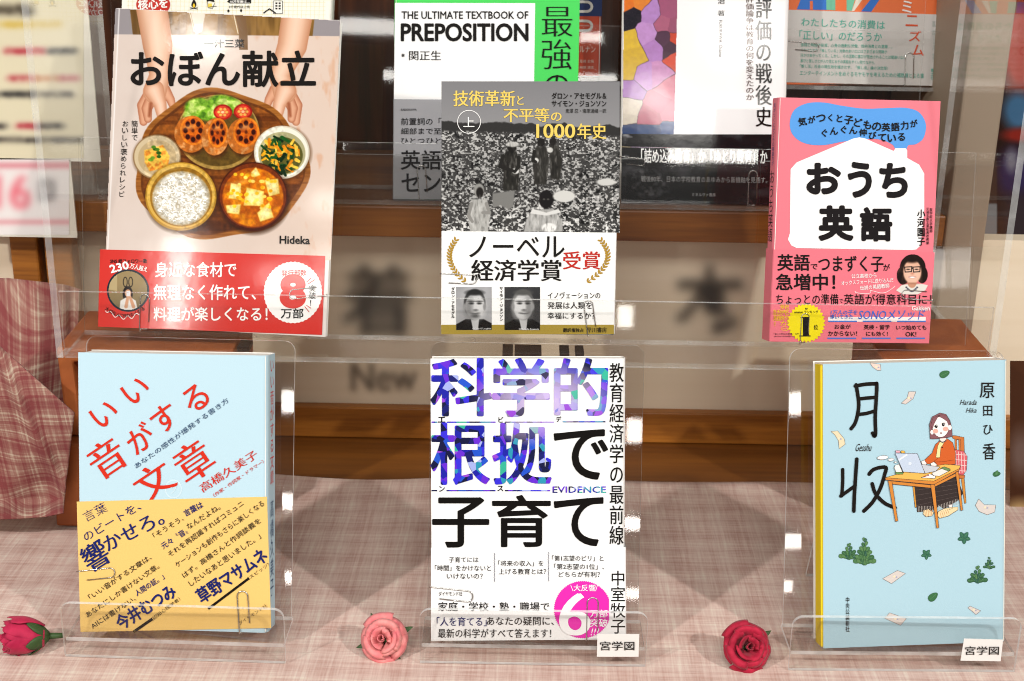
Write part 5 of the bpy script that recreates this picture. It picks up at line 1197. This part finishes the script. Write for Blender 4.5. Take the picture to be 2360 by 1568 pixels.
S.vt('小河園子', T3, 1636, 1400, 1688, 1640, '15120f', wt=0.022); p = T3(1728, 1472); S.text('\n'.join('聖学院大学講師'), p[0], p[1], 6, 56, '3a1a1c', wt=.02, res=2); p = T3(1705, 1510); S.text('\n'.join('元埼玉県立浦和高校教諭'), p[0], p[1], 6, 84, '3a1a1c', wt=.02, res=2)
S.build()
ob = b.band([(1783, 574), (2152.7, 581), (2139.5, 790.5), (1773, 786)], 'ef7a88', wrap='left')
S = b.bsheet('band_lettering')
S.ht('英語', M3, 702, 210, 915, 318, '15120f', wt=0.018); S.ht('で', M3, 922, 275, 968, 310, '15120f', wt=0.014); S.ht('つまずく子', M3, 975, 220, 1408, 325, '15120f', wt=0.014); S.ht('が', M3, 1408, 275, 1452, 318, '15120f', wt=0.014)
S.ht('急増中！', M3, 692, 340, 1085, 448, '15120f', wt=0.018); S.ht('ちょっとの準備', M3, 692, 475, 1108, 545, '15120f', wt=0.008); S.ht('で', M3, 1114, 508, 1140, 535, '15120f'); S.ht('英語が得意科目に！', M3, 1145, 475, 1730, 545, '15120f', wt=0.008)
S.lt('公立高校から', M3, 1195, 356, 1362, 350, 30, 'fdf6f4', wt=.012); S.lt('オックスフォードに送り込んだ', M3, 1128, 402, 1475, 380, 30, 'fdf6f4', wt=.012); S.lt('伝説の英語教師', M3, 1252, 435, 1448, 418, 30, 'fdf6f4', wt=.012)
S.line(curve(pts(M3, [(1228, 455), (1270, 472), (1320, 468), (1325, 452), (1400, 468), (1450, 450), (1476, 412)]))[:46], 1.0, 'fdf6f4', 4)
S.ht('Gakken', M3, 1598, 555, 1718, 584, 'fdf6f4', wt=0.024)
S.ht('1万人の子を', M3, 1058, 582, 1235, 612, '3c6ed2', shear=.15, wt=.008); S.rect(*M3(1040, 628), *M3(1692, 660), 'fdf2ee', 2); S.ht('導いてきた', M3, 1052, 612, 1205, 642, '3c6ed2', shear=.15, wt=.008); S.ht('SONOメソッド', M3, 1245, 580, 1682, 648, '3c6ed2', shear=.2, wt=0.004)
for x0, x1 in ((1040, 1232), (1270, 1462), (1500, 1692)): S.rect(*M3(x0, 653), *M3(x1, 661), '4a7ed6', 4); S.rect(*M3(x0 - 5, 766), *M3(x1 - 5, 775), '4a7ed6', 4)
for s, x0, y0, x1, y1 in (('お金が', 1082, 678, 1190, 708), ('かからない！', 1040, 722, 1232, 755), ('英検・留学', 1278, 680, 1450, 712), ('にも効く！', 1294, 725, 1438, 756), ('いつ始めても', 1494, 682, 1695, 715), ('OK!', 1556, 728, 1628, 758)): S.ht(s, M3, x0, y0, x1, y1, '15120f', wt=0.014)
for s, x0, y0, x1, y1 in (('発売前から', 715, 545, 780, 722), ('話題！', 672, 578, 722, 690)): S.vt(s, M3, x0, y0, x1, y1, 'f2c23a', wt=0.004)
S.ht('「本>小学生の英語」部門', M3, 676, 735, 845, 748, '3a1a1c'); S.ht('(2024/10/26調べ)', M3, 678, 752, 812, 764, '3a1a1c')
S.build()
S = Sheet('starburst_badge', b.obi, b.mp, -0.0009, 'satin'); S.ell(*M3(893, 668), 122 * KS, 126 * KS, 'f6e21e', 1, ns=30, scallop=0.06)
S.ht('amazon ランキング', M3, 812, 584, 972, 604, '15120f', wt=0.016); S.ht('位', M3, 942, 680, 970, 712, '15120f', wt=0.016); S.rect(*M3(870, 628), *M3(912, 752), '1d191a', 3); S.line([M3(846, 755), M3(922, 755)], 2.4, '1d191a', 4, cap=False); S.line([M3(855, 632), M3(872, 630)], 2, '1d191a', 4, cap=False); S.poly(pts(M3, [(884, 566), (893, 572), (902, 566), (900, 578), (886, 578)]), '1d191a', 3)
S.build()
ph = Photo(*M3(1485, 200), *M3(1715, 480), 1.2); ph.a[:] = Photo.col('ef7a88')      # printed cut-out portrait of a woman in glasses
def E(x, y, rx, ry, c, **k): ph.ell(*M3(x, y), rx * KS, ry * KS, c, **k)
hm = np.maximum.reduce([ph.mell(*M3(1605, 295), 86 * KS, 86 * KS), ph.mell(*M3(1540, 350), 42 * KS, 62 * KS), ph.mell(*M3(1668, 345), 38 * KS, 58 * KS)]); ph.put(hm, '2c1d18'); ph.put(hm * np.clip((ph.noise(7, 20, 3, 3) - .55) * 4, 0, 1), '5a4034', .8)
cl = ph.mpoly(pts(M3, [(1490, 450), (1530, 415), (1580, 405), (1660, 405), (1708, 415), (1690, 450), (1640, 478), (1540, 478)]), 2); ph.put(cl, 'e9e4dc'); E(1600, 398, 30, 36, 'd2a084')
E(1602, 325, 60, 80, 'e8bca4', soft=3); E(1602, 345, 50, 56, 'f0cbb6', soft=10, k=.8); E(1600, 245, 50, 20, '2c1d18', soft=6)
for s_ in (-1, 1):
    x = 1602 + s_ * 28
    for q in ([(x - 24, 295), (x + 24, 292)], [(x + 24, 292), (x + 22, 325)], [(x + 22, 325), (x - 20, 328)], [(x - 20, 328), (x - 24, 295)]): ph.cap(*pts(M3, q), 1.0, 1.0, '1d1a1c')
    E(x, 310, 11, 4, '3a2a26', soft=2)
ph.cap(M3(1598, 303), M3(1606, 303), 1, 1, '1d1a1c'); E(1602, 338, 10, 7, 'd89a84', soft=4); E(1602, 362, 23, 8, 'b8706a', soft=2); E(1602, 363, 20, 6, 'fbf6f2', soft=2); E(1602, 404, 34, 5, 'a87860', soft=4, k=.8)
for k in range(9): E(1562 + 9 * k, 430 + 26 * math.sin(k * .39), 6, 5, '3c3c50', soft=2)
ph.build('author_portrait', b.obi, b.mp, -0.0009, 'satin', np.maximum.reduce([hm, cl, ph.mell(*M3(1601, 385), 46 * KS, 56 * KS)]) > .3, 1.2)
b.spine_text('spine_lettering', 'おうち英語', '15120f', 0.075, 0.128, 0.011, 0.03)
b.spine_text('spine_cloud', '気がつくと子どもの英語力が', '1a3a78', 0.132, 0.178, 0.005, 0.02)
pink = b

# ================================================================== BOOKS: BACK ROWS
Y3, L3 = 1.188, 12.0
b = Book('bright green English grammar book with a white panel, behind the grey history book', (910, -147), (1337, -143), (907, 458), (1328, 462), Y3, L3, 5, 0.018, 'left', '4fd862', fin='satin')
S = b.sheet('white_panel'); S.poly(pts(T2, [(388, 18), (1325, 20), (1316, 668), (380, 664)]), 'fcfcfb', 1); S.build()
S = b.sheet('title_lettering', y0=-0.0004)
S.ht('THE ULTIMATE TEXTBOOK OF', T2, 432, 75, 1278, 125, '14110f', wt=0.016); S.ht('PREPOSITION', T2, 430, 158, 1276, 272, '14110f', wt=0.03)
S.ht('最', T2, 1372, 45, 1572, 242, '14110f', wt=-0.014, mincho=0.010, res=4); S.ht('強', T2, 1370, 262, 1566, 462, '14110f', wt=-0.014, mincho=0.010, res=4); S.ht('の', T2, 1384, 500, 1550, 660, '14110f', wt=-0.01, mincho=0.006, res=4)
S.ht('関正生', T2, 482, 338, 694, 402, '14110f', wt=-0.004, mincho=0.01); S.ht('著', T2, 430, 358, 452, 380, '14110f', wt=.01)
S.build()
ob = b.band([(907.8, 228), (1330, 231), (1327, 462), (906.5, 457.6)], 'b0b0b4', wrap='left')
S = b.bsheet('band_lettering'); S.ht('KADOKAWA', T2, 428, 725, 532, 740, '2a2a2c', wt=.01)
for s, y0, y1, x1 in (('前置詞の「核心」から', 788, 835, 965), ('細部まで至るまで', 855, 897, 860), ('ひとつひとつ丁寧', 918, 962, 870)): S.ht(s, T2, 428, y0, x1, y1, '1c1a1c', wt=0.006)
S.ht('英語の', T2, 428, 1005, 826, 1132, '1c1a1c', wt=0.014); S.ht('センス', T2, 432, 1160, 826, 1280, '1c1a1c', wt=0.014)
S.build()
green = b
# ---- white education history book with painting
b = Book('tall white education book with an abstract painting on its left and a black photo band', (1438, -100), (1822, -96), (1431, 463.5), (1806, 470), Y3, L3, 0, 0.019, 'right', 'f4f2f2', fin='gloss')
ph = Photo(1430, -10, 1560, 310, 0.9); cells = [(1445, 8, 'e87a28'), (1472, 4, 'e88a34'), (1444, 48, '1c1c24'), (1458, 30, '1c1c24'), (1452, 90, 'e0bc3c'), (1462, 130, 'd8b436'), (1450, 165, 'd8b436'), (1500, 30, 'b78ac8'), (1490, 75, 'c596d0'), (1510, 110, 'b584c4'), (1480, 170, 'c090cc'), (1450, 200, 'a878bc'), (1545, 20, 'a45a78'), (1530, 55, 'b0647e'), (1555, 60, '9c5670'), (1545, 110, '4a3040'), (1530, 90, '53364a'), (1556, 90, 'd04a30'), (1556, 130, 'd8543a'), (1520, 170, 'cc90c0'), (1540, 200, 'd47a90'), (1520, 240, 'c46a84'), (1500, 270, 'b96478'), (1545, 260, 'c87088'), (1444, 250, 'd8d0bc'), (1440, 270, 'd0c8b4'), (1500, 305, '2c4a78'), (1545, 300, '34558a'), (1440, 300, '24406c')]
wx, wy = 10 * (ph.noise(30, seed=2) - .5), 10 * (ph.noise(30, seed=3) - .5)
D = np.stack([(ph.X + wx - x) ** 2 + (ph.Y + wy - y) ** 2 for x, y, _ in cells]); o_ = np.argsort(D, 0); cc = np.array([Photo.col(c) for _, _, c in cells]); ph.a[:] = cc[o_[0]]
d2 = np.sqrt(np.take_along_axis(D, o_[1:2], 0)[0]) - np.sqrt(np.take_along_axis(D, o_[0:1], 0)[0]); same = np.abs(cc[o_[0]] - cc[o_[1]]).sum(-1) < 60
ph.put(np.clip(1.4 - d2 / 1.5, 0, 1) * (~same), '3a2a34', .7); ph.put(ph.noise(7, seed=8) * .35, '705060', .6)
pq = [(1436 - 0.0, -10), (1436.5, -10)]; xl = 1437.2 - (ph.Y + 100) * (7 / 563.5) + 1.0; xr = T2(2278, 0)[0] - (ph.Y) * (8 / 306)
ph.build('painting', b.cover, b.mp, -0.0001, 'gloss', (ph.X > xl) & (ph.X < xr), 1.05)
S = b.sheet('title_lettering', y0=-0.0003)
S.vt('学力と評価の戦後史', T3, 556, -445, 664, 845, '15120f', wt=0.0, mincho=0.014, res=4)
S.build()
S = b.sheet('small_lettering', y0=-0.0003)
S.vt('学力論争・評価論争は教育の何を変えたのか', T3, 490, -260, 545, 668, '4a2418', wt=-.002, mincho=.012); S.vt('治 著', T3, 302, -12, 350, 105, '15120f', mincho=.012, wt=-.004); p = T3(323, 255); S.text('FURUKAWA  Osamu', p[0], p[1], 84, 8, '3a3430', rot=-90)
S.build()
ob = b.band([(1432.5, 307.8), (1811.5, 311), (1806.6, 470.6), (1430.6, 464.2)], '161618', fin='gloss', wrap='right')
ph = Photo(1433, 309, 1806, 464, 0.8); n = ph.noise(50, 26, 4, 3); ph.a[:] = Photo.col('161618'); ph.put(np.clip((n - .5) * 3, 0, 1), '46464a', .9); ph.put(np.clip((ph.noise(30, 14, 3, 6) - .62) * 5, 0, 1) * np.clip((1560 - ph.X) / 80, 0, 1), 'a0a0a4', .8); ph.put(ph.mell(1490, 420, 52, 36, 10, 18) * np.clip((ph.noise(10, 8, 3, 9) - .35) * 2, 0, 1), '77777a', .7); ph.put(ph.mell(1640, 440, 70, 50, 0, 20), '101011', .8)
ph.build('band_photo', b.obi, b.mp, -0.0006, 'gloss')
S = Sheet('band_lettering', b.obi, b.mp, -0.0008, 'gloss')
p = [M2(0, 0)]; S.text('「詰め込み教育」か「ゆとり教育」か', 1622, 360, 290, 33, 'f6f6f4', rot=-.6, wt=.024); S.text('戦後80年、日本の学校教育のあゆみから新機軸を見通す。', 1622, 413, 290, 14, 'b8b8b8', rot=-.6); S.text('ミネルヴァ書房', 1621, 448, 54, 8, 'c8c8c8', rot=-.6)
S.build()
gak = b
# ---- orange book on the top tray
Y4 = 1.255
b = Book('orange patterned book with a pale grey band of teal writing, on the top tray', (1812, -310), (2174, -298), (1800, 188), (2157, 197), Y4, L3, -2, 0.018, 'right', 'f07a48', fin='satin')
S = b.sheet('cover_pattern')
for P, c in (([(860, -10), (1060, -10), (1060, 66), (832, 62)], '3c7ad2'), ([(1060, -10), (1090, -10), (1090, 68), (1060, 66)], '78c4a4'), ([(920, 5), (940, 5), (940, 64), (920, 62)], 'f07a48'), ([(1030, -10), (1062, -10), (1062, 66), (1030, 64)], '78c4a4'), ([(1165, -10), (1222, -10), (1200, 72), (1165, 70)], '78c4a4'), ([(1230, -10), (1275, -10), (1215, 73), (1200, 72)], 'e9e0d0'), ([(1330, -10), (1390, -10), (1330, 78), (1262, 75)], '3c7ad2')): S.poly(pts(T3, P), c, 1 + .8 * (c == 'f07a48') + .3 * (c == '78c4a4') + .5 * (c == 'e9e0d0'))
for x in (1895, 1990, 2080): S.poly([(x, -120), (x + 40, -120), (x - 20, -40), (x - 60, -40)], '3c7ad2', 1)
S.build()
ob = b.band([(1805, 21.8), (2167.2, 33.2), (2157.4, 197.6), (1799.5, 188.6)], 'd8d4d0', wrap='right'); TL = '5fb8a4'
S = b.bsheet('band_lettering')
S.lt('わたしたちの消費は', T3, 862, 145, 1420, 168, 58, TL, wt=0.0, mincho=.01); S.lt('「正しい」のだろうか', T3, 850, 232, 1400, 248, 62, TL, wt=0.0, mincho=.01)
for s, x0, y0, x1, y1 in (('金銭と時間の投資、心身の過剰な労働、性的消費との葛藤…。', 858, 298, 1470, 312), ('それでもなお「推している」対象のあいだにはさまざまな問題が', 858, 334, 1435, 346), ('浮かびあがってくる。しかし、その活動に喜びが見出されることは間違いない', 856, 368, 1560, 384), ('喜びと苦しさとが入り混じるその実践をすくい取りながら、', 856, 404, 1355, 418), ('「推し活」社会の現在地を描きだす、「推し活」論の決定版！', 852, 440, 1440, 456)): S.lt(s, T3, x0, y0, x1, y1, 24, TL, wt=.004)
S.lt('エンターテインメントをめぐるモヤモヤを考えるための補助線となる書', T3, 852, 486, 1680, 506, 32, TL, wt=.004)
for ch, x, y, c in (('ニ', 1600, 138, 'e2552c'), ('ズ', 1622, 240, 'e2552c'), ('ム', 1640, 335, 'e2552c')): p = T3(x, y); S.text(ch, p[0], p[1], 27, 25, c, wt=.004, mincho=.014, rot=-2)
S.vt('青土社', T3, 1726, 458, 1746, 532, TL, wt=.01); S.vt('定価 本体2200円（税別）', T3, 1736, 140, 1758, 415, 'a8b8b0')
S.build()
S = b.sheet('title_lettering', y0=-0.0004); p = T3(1568, 45); S.text('ミ', p[0], p[1], 22, 28, 'fbf6f0', wt=.01, mincho=.012); p = T3(1560, -60); S.text('フ', p[0], p[1], 22, 28, 'fbf6f0', wt=.01, mincho=.012); S.build()
mini = b
# ---- red and navy book behind the green one
b = Book('orange red and navy paperback mostly hidden behind the green book', (1203, -300), (1392, -296), (1197, 172), (1384, 176), Y4, L3, 0, 0.015, 'right', 'c6492c', fin='satin')
S = b.sheet('navy_top'); S.poly([(1199, -300), (1391.5, -296), (1386.5, 37), (1198, 36)], '1c2f60', 1); S.poly(pts(T2, [(1600, 112), (1640, 112), (1635, 120), (1600, 120)]), 'c6492c', 2); S.build()
S = b.sheet('title_lettering', y0=-0.0004)
for y0 in (20, 148):
    P = [T2(1600, y0 - 10), T2(1668, y0 - 8)] + [T2(1668 + 36 * math.cos(a), y0 + 24 + 32 * math.sin(a)) for a in [-1.57 + .3 * k for k in range(1, 11)]] + [T2(1600, y0 + 56)]; S.line(P, 6, 'd8d4cc', 4)
S.ht('ルナン', T2, 1622, 308, 1728, 350, 'e6ccb8', wt=.01); S.ht('見﨑 史拓', T2, 1622, 398, 1718, 420, 'e6ccb8'); S.ht('榊原 清玄', T2, 1622, 440, 1718, 460, 'e6ccb8')
S.build()
# ---- cream gridded book behind the cookbook
b = Book('white gridded book with black drawings and a red disc, peeping over the cookbook', (292, -190), (768, -184), (264, 456), (752, 462), Y3, L3, 0, 0.018, 'right', 'fbf9ee', fin='satin')
S = b.sheet('cover_drawings')
for k in range(46): x = T1(860, 0)[0] + k * 10; S.line([(x, -12), (x - 2, 60)], .5, 'ece2a0', 1, cap=False)
for k in range(7): y = -6 + 9.5 * k; S.line([(292, y), (750, y + 2)], .5, 'ece2a0', 1.4, cap=False)
S.ell(*T1(1025, 30), 114 * KS, 80 * KS, 'c83228', 2); S.lt('核心を', T1, 925, 30, 1120, 18, 66, 'fdfaf4', wt=.03); S.ht('つかむ', T1, 945, 62, 1110, 112, 'fdfaf4', wt=.02)
BKK = '1a1714'
S.poly(curve(pts(T1, [(1298, -5), (1315, 30), (1300, 52), (1282, 40), (1282, 22)])), BKK, 3); S.poly(curve(pts(T1, [(1298, 22), (1306, 40), (1296, 50), (1290, 38)])), 'f2c92c', 5); S.line([T1(1272, 60), T1(1322, 50)], 1.5, BKK, 4); S.line([T1(1272, 50), T1(1322, 60)], 1.5, BKK, 5)
S.poly(pts(T1, [(1380, -10), (1430, -10), (1436, 14), (1400, 6), (1385, 12)]), BKK, 3); S.line(pts(T1, [(1388, 12), (1392, 50), (1420, 58), (1436, 20)]), 1.0, BKK, 4); S.line(pts(T1, [(1400, 46), (1450, 40)]), 1.2, BKK, 5); S.rect(*T1(1388, 22), *T1(1418, 48), 'f2d85a', 3)
S.poly(pts(T1, [(1518, 10), (1538, -8), (1680, -8), (1680, 22), (1538, 22)]), BKK, 2); S.ht('10万年後は…', T1, 1540, 0, 1672, 20, 'fdfaf4', wt=.02); S.ht('3千世代以上先', T1, 1532, 36, 1672, 54, BKK, wt=.016)
P = pts(T1, [(1828, 5), (1890, 5), (1890, 90), (1828, 90)]); S.shape(P, 'fdfbf0', 1.4, BKK, 2)
for i in range(2):
    for j in range(3): S.rect(*T1(1842 + 22 * i, 15 + 18 * j), *T1(1856 + 22 * i, 26 + 18 * j), BKK, 5)
S.line(pts(T1, [(1765, 85), (1803, 58), (1842, 85)]), 3, BKK, 6); S.ell(*T1(1613, 70), 2.6, 3.4, BKK, 3); S.ell(*T1(1528, 72), 2.6, 3.4, BKK, 3)
S.build()

# ================================================================== PAPER CLIPS
STEEL = plain('steel_wire', (0.62, 0.61, 0.58), 0.22, 1.0)
def clip_mesh():
    Wd, L = 0.0070, 0.027; P = []
    r = Wd / 2
    P.append((r, -0.0007, -L * .78)); P.append((r, -0.0007, -r))
    for k in range(1, 10): a = math.pi * k / 10; P.append((r * math.cos(a), -0.0007, -r + r * math.sin(a)))
    P.append((-r, -0.0007, -r)); P.append((-r, -0.0007, -L + .001))
    rr = r * .8                      # wraps the edge of the paper and returns behind it
    P += [(-r, -0.0004, -L - .0008), (-r * .9, 0.0006, -L - .0011)]
    for k in range(1, 6): a = math.pi + math.pi * k / 6; P.append((rr * math.cos(a), 0.0009, -L + .001 + rr * .3 * math.sin(a)))
    P += [(rr, 0.0009, -L + .004), (rr, 0.0009, -L * .45)]
    v, f = tube(P, 0.00042, 7); o = mesh('paper_clip', v, f, None, [STEEL], smooth=True); return o.data, o
CM, c0 = clip_mesh(); first = True
def clip(b, tip, tail, label, y=-0.0004):
    global first
    (ax, az), (bx_, bz) = b.mp(*tip), b.mp(*tail); an = math.atan2(ax - bx_, az - bz); L = math.hypot(ax - bx_, az - bz)
    M = b.R.to_4x4(); M.translation = b.O + b.R @ Vector((ax, y, az))
    o = c0 if first else c0.copy()
    if not first: C.objects.link(o)
    first = False; s = L / 0.027
    o.matrix_world = M @ Matrix.Rotation(an, 4, 'Y') @ Matrix.Diagonal((min(1.05, max(.85, s)), 1, s, 1))
    tag(o, label, 'paper clip', 'paper clips holding the book bands')
clip(obon, M1(972, 478), M1(966, 712), 'upright wire paper clip on the red band at the bottom of the cookbook'); clip(obon, M1(1938, 480), M1(2175, 455), 'level wire paper clip over the white badge on the red cookbook band')
clip(tech, M2(932, 378), M2(697, 368), 'level wire paper clip at the left edge of the white prize band'); clip(tech, M2(1676, 518), M2(1706, 745), 'upright wire paper clip at the lower right of the white prize band')
clip(pink, M3(1530, 475), M3(1740, 490), 'level wire paper clip under the portrait on the pink book'); clip(pink, M3(888, 606), M3(876, 800), 'upright wire paper clip over the yellow badge of the pink book')
clip(iio, B1(772, 840), B1(528, 866), 'level wire paper clip at the left edge of the yellow band'); clip(iio, B1(1622, 966), B1(1640, 1240), 'upright wire paper clip at the lower right of the yellow band')
clip(evi, B2(908, 1005), B2(628, 975), 'level wire paper clip at the left edge of the white hologram book'); clip(evi, B2(1710, 1010), B2(1705, 1290), 'upright wire paper clip over the pink sticker of the hologram book')
clip(green, T2(562, 1105), T2(578, 1335), 'upright wire paper clip at the bottom of the green book'); clip(gak, T2(2058, 1085), T2(1898, 1068), 'level wire paper clip at the left edge of the black band')
clip(gak, T3(540, 1140), T3(532, 1375), 'upright wire paper clip at the lower right of the black band'); clip(mini, T3(978, 318), T3(780, 300), 'level wire paper clip on the pale band of the orange book'); clip(mini, T3(1585, 352), T3(1580, 572), 'upright wire paper clip on the pale band of the orange book')

# ================================================================== LABEL CARDS ON THE STANDS
def card(st, K, L, label):
    r, M, W = st; n = M.to_3x3() @ Vector((0, 1, 0)); O = M.translation - n * 0.0006
    Mi = M.to_3x3().transposed(); Q = [Mi @ (on_plane(*K(*p), O, n) - O) for p in L]
    root = empty('label_card', Matrix.Translation(O) @ M.to_3x3().to_4x4()); tag(root, label, 'label', 'printed cards on the stand lips')
    v = [(q.x, 0, q.z) for q in Q] + [(q.x, 0.0005, q.z) for q in Q]
    mesh('card', v, [(0, 3, 2, 1), (4, 5, 6, 7), (0, 1, 5, 4), (1, 2, 6, 5), (2, 3, 7, 6), (3, 0, 4, 7)], root, [mat('f1efeb', 'matte')])
    mp = lambda x, y: (lambda q: (q.x, q.z))(Mi @ (on_plane(x, y, O, n) - O))
    return Sheet('card_lettering', root, mp, -0.0002, 'matte')
S = card(st2, B2, [(1742, 1256), (2022, 1258), (2016, 1408), (1738, 1408)], 'small white card lettered in black on the centre stand, under the hologram book'); S.ht('宮学図', B2, 1760, 1302, 1988, 1362, '1c1a18', wt=.002, mincho=.01, res=4); S.build()
S = card(st3, B3, [(1952, 1288), (2212, 1295), (2196, 1438), (1928, 1434)], 'small white card lettered in black on the right stand, under the pale blue novel'); S.ht('宮学図', B3, 1958, 1335, 2182, 1392, '1c1a18', wt=.002, mincho=.01, res=4, shear=.06); S.build()

# ================================================================== ARTIFICIAL ROSES
def rose(label, px, py, R_, axis, cols, cal, lie=False, seed=1, leaves=0):
    O = at_z(px, py, R_ * .95)
    if lie: O = at_z(px, py, R_ * .8)
    M = axis.to_track_quat('Z', 'Y').to_matrix().to_4x4(); M.translation = O
    root = empty('artificial_rose', M); tag(root, label, 'rose', 'artificial roses on the tablecloth')
    r = random.Random(seed); v, f = [], []
    def petal(az, rad, half, h, tilt, curl, zb):
        b0 = len(v); n, m = 12, 9
        for j in range(m + 1):
            t = j / m
            for i in range(n + 1):
                s = -1 + 2 * i / n; ww = half * (0.55 + .45 * math.sin(min(1, t * 1.15) * math.pi * .62)) ; tip = 1 - .16 * s * s * t + .035 * t * math.sin(6.5 * s + 4 * az) + .02 * t * math.sin(15 * s + 9 * az)
                rr = rad * ((0.34 + .66 * math.sin(t * 1.57)) if not lie else (.42 + .70 * math.sin(math.pi * min(1, .08 + t * .66)) ** .9)) + tilt * t * t + max(0, t - .72) ** 1.0 * curl; z = zb + h * (t * tip) - max(0, t - .78) ** 2 * curl * 9 + 0.0003 * math.sin(5 * s + az * 3) * t * t * (R_ / .004)
                a = az + s * ww * (1 + .05 * math.sin(9 * t + az)); v.append((rr * math.cos(a), rr * math.sin(a), z))
        for j in range(m):
            for i in range(n): k = b0 + j * (n + 1) + i; f.append((k, k + 1, k + n + 2, k + n + 1))
    J = lambda a: 1 + r.uniform(-a, a)
    for i in range(3): petal(i * 2.1, R_ * (.10 + .03 * i), 1.35, R_ * .95 * J(.06) * (1.8 if lie else 1), R_ * .02, 0.0, -R_ * .15)
    for i in range(4): petal(.6 + i * 1.62 * J(.1), R_ * (.24 + .07 * i) * J(.08), 1.05, R_ * (1.0 - .03 * i) * J(.08) * (1.75 if lie else 1), R_ * .08, R_ * .35 * J(.4), -R_ * .3)
    for i in range(5): petal(.2 + i * 1.257 * J(.06), R_ * (.52 + .09 * (i % 2)) * J(.06), .85 * J(.12), R_ * (1.68 if lie else .9) * J(.08), R_ * .12, R_ * (.15 if lie else .6) * J(.35), -R_ * .42)
    for i in range(5): petal(.75 + i * 1.257 * J(.05), R_ * (.70 + .10 * (i % 2)) * J(.06), .74 * J(.14), R_ * (1.62 if lie else .74) * J(.08), R_ * (.02 if lie else .16) * J(.3), R_ * (.25 if lie else .8) * J(.3), -R_ * .55)
    m_, nt, bs = new_mat('rose_petal'); tc = N(nt, 'ShaderNodeTexCoord'); sx = N(nt, 'ShaderNodeTexNoise'); sx.inputs['Scale'].default_value = 130; sx.inputs['Detail'].default_value = 3
    rp_ = N(nt, 'ShaderNodeValToRGB'); rp_.color_ramp.elements[0].position = .3; rp_.color_ramp.elements[0].color = (*hexlin(cols[0]), 1); rp_.color_ramp.elements[1].position = .7; rp_.color_ramp.elements[1].color = (*hexlin(cols[1]), 1)
    nt.links.new(tc.outputs['Object'], sx.inputs['Vector']); nt.links.new(sx.outputs['Fac'], rp_.inputs[0]); nt.links.new(rp_.outputs[0], bs.inputs['Base Color']); bs.inputs['Roughness'].default_value = .65; bs.inputs['Sheen Weight'].default_value = .1; bs.inputs['Specular IOR Level'].default_value = .2
    o = mesh('bloom', v, f, root, [m_], smooth=True); sd = o.modifiers.new('thickness', 'SOLIDIFY'); sd.thickness = .0005
    GR = plain('rose_green', hexlin('3f5a30', .8), .55, spec=.3)
    v2, f2 = [], []
    for k in range(5):        # pointed sepals round a cup
        b0 = len(v2)
        for j in range(7):
            t = j / 6; z = -R_ * .72 + R_ * (.95 if lie else .75) * t; rr = R_ * (.16 + (.66 if lie else .58) * math.sin(t * 1.5)); hw = .66 * (1 - t ** 2.2) + .02
            for i in range(5): a = k * 1.2566 + (-1 + .5 * i) * hw; v2.append((rr * math.cos(a), rr * math.sin(a), z))
        for j in range(6):
            for i in range(4): q = b0 + j * 5 + i; f2.append((q, q + 1, q + 6, q + 5))
    o = mesh('calyx', v2, f2, root, [GR], smooth=True); sd = o.modifiers.new('thickness', 'SOLIDIFY'); sd.thickness = .0006; sd.offset = 1
    L = R_ * (1.35 if lie else 1.0)
    vs, fs = tube([(0, 0, -R_ * .6), (0, 0, -L * .8 if lie else -R_ * .7), (0, 0, -L)], [R_ * .16, R_ * .13, R_ * .12], 8); mesh('stem', vs, fs, root, [GR], smooth=True)
    for k in range(leaves):
        a = [.5, 2.2, 3.5, 5.4][k]; dx = axis.orthogonal(); vv, ff = [], []
        for j in range(8):
            t = j / 7; w_ = R_ * .13 * math.sin(math.pi * min(1, t * .9 + .1)); rr = R_ * (.65 + .75 * t); z = -R_ * .35 - R_ * .1 * t
            for s_ in (-1, 0, 1): vv.append((rr * math.cos(a) - s_ * w_ * math.sin(a), rr * math.sin(a) + s_ * w_ * math.cos(a), z + abs(s_) * .0006))
        for j in range(7):
            for i in range(2): q = j * 3 + i; ff.append((q, q + 1, q + 4, q + 3))
        mesh('sepal_tip', vv, ff, root, [GR], smooth=True)
rose('deep pink artificial rose lying on its side with a green calyx, beside the left stand', 74, 1466, .0148, Vector((-.95, -.26, .10)), ('a81440', 'c82a52'), 1, True, 2)
rose('pale salmon pink artificial rose with green sepal tips, left of the centre stand', 884, 1471, .0148, Vector((-.10, -.80, .56)), ('e8757c', 'f4a09a'), 1, False, 4, 4)
rose('crimson artificial rose facing forward beside the right stand with the novel', 1721, 1490, .0158, Vector((.08, -.80, .56)), ('9c1230', 'c62242'), 1, False, 6, 1)
bpy.data.objects.remove(_to, do_unlink=True)
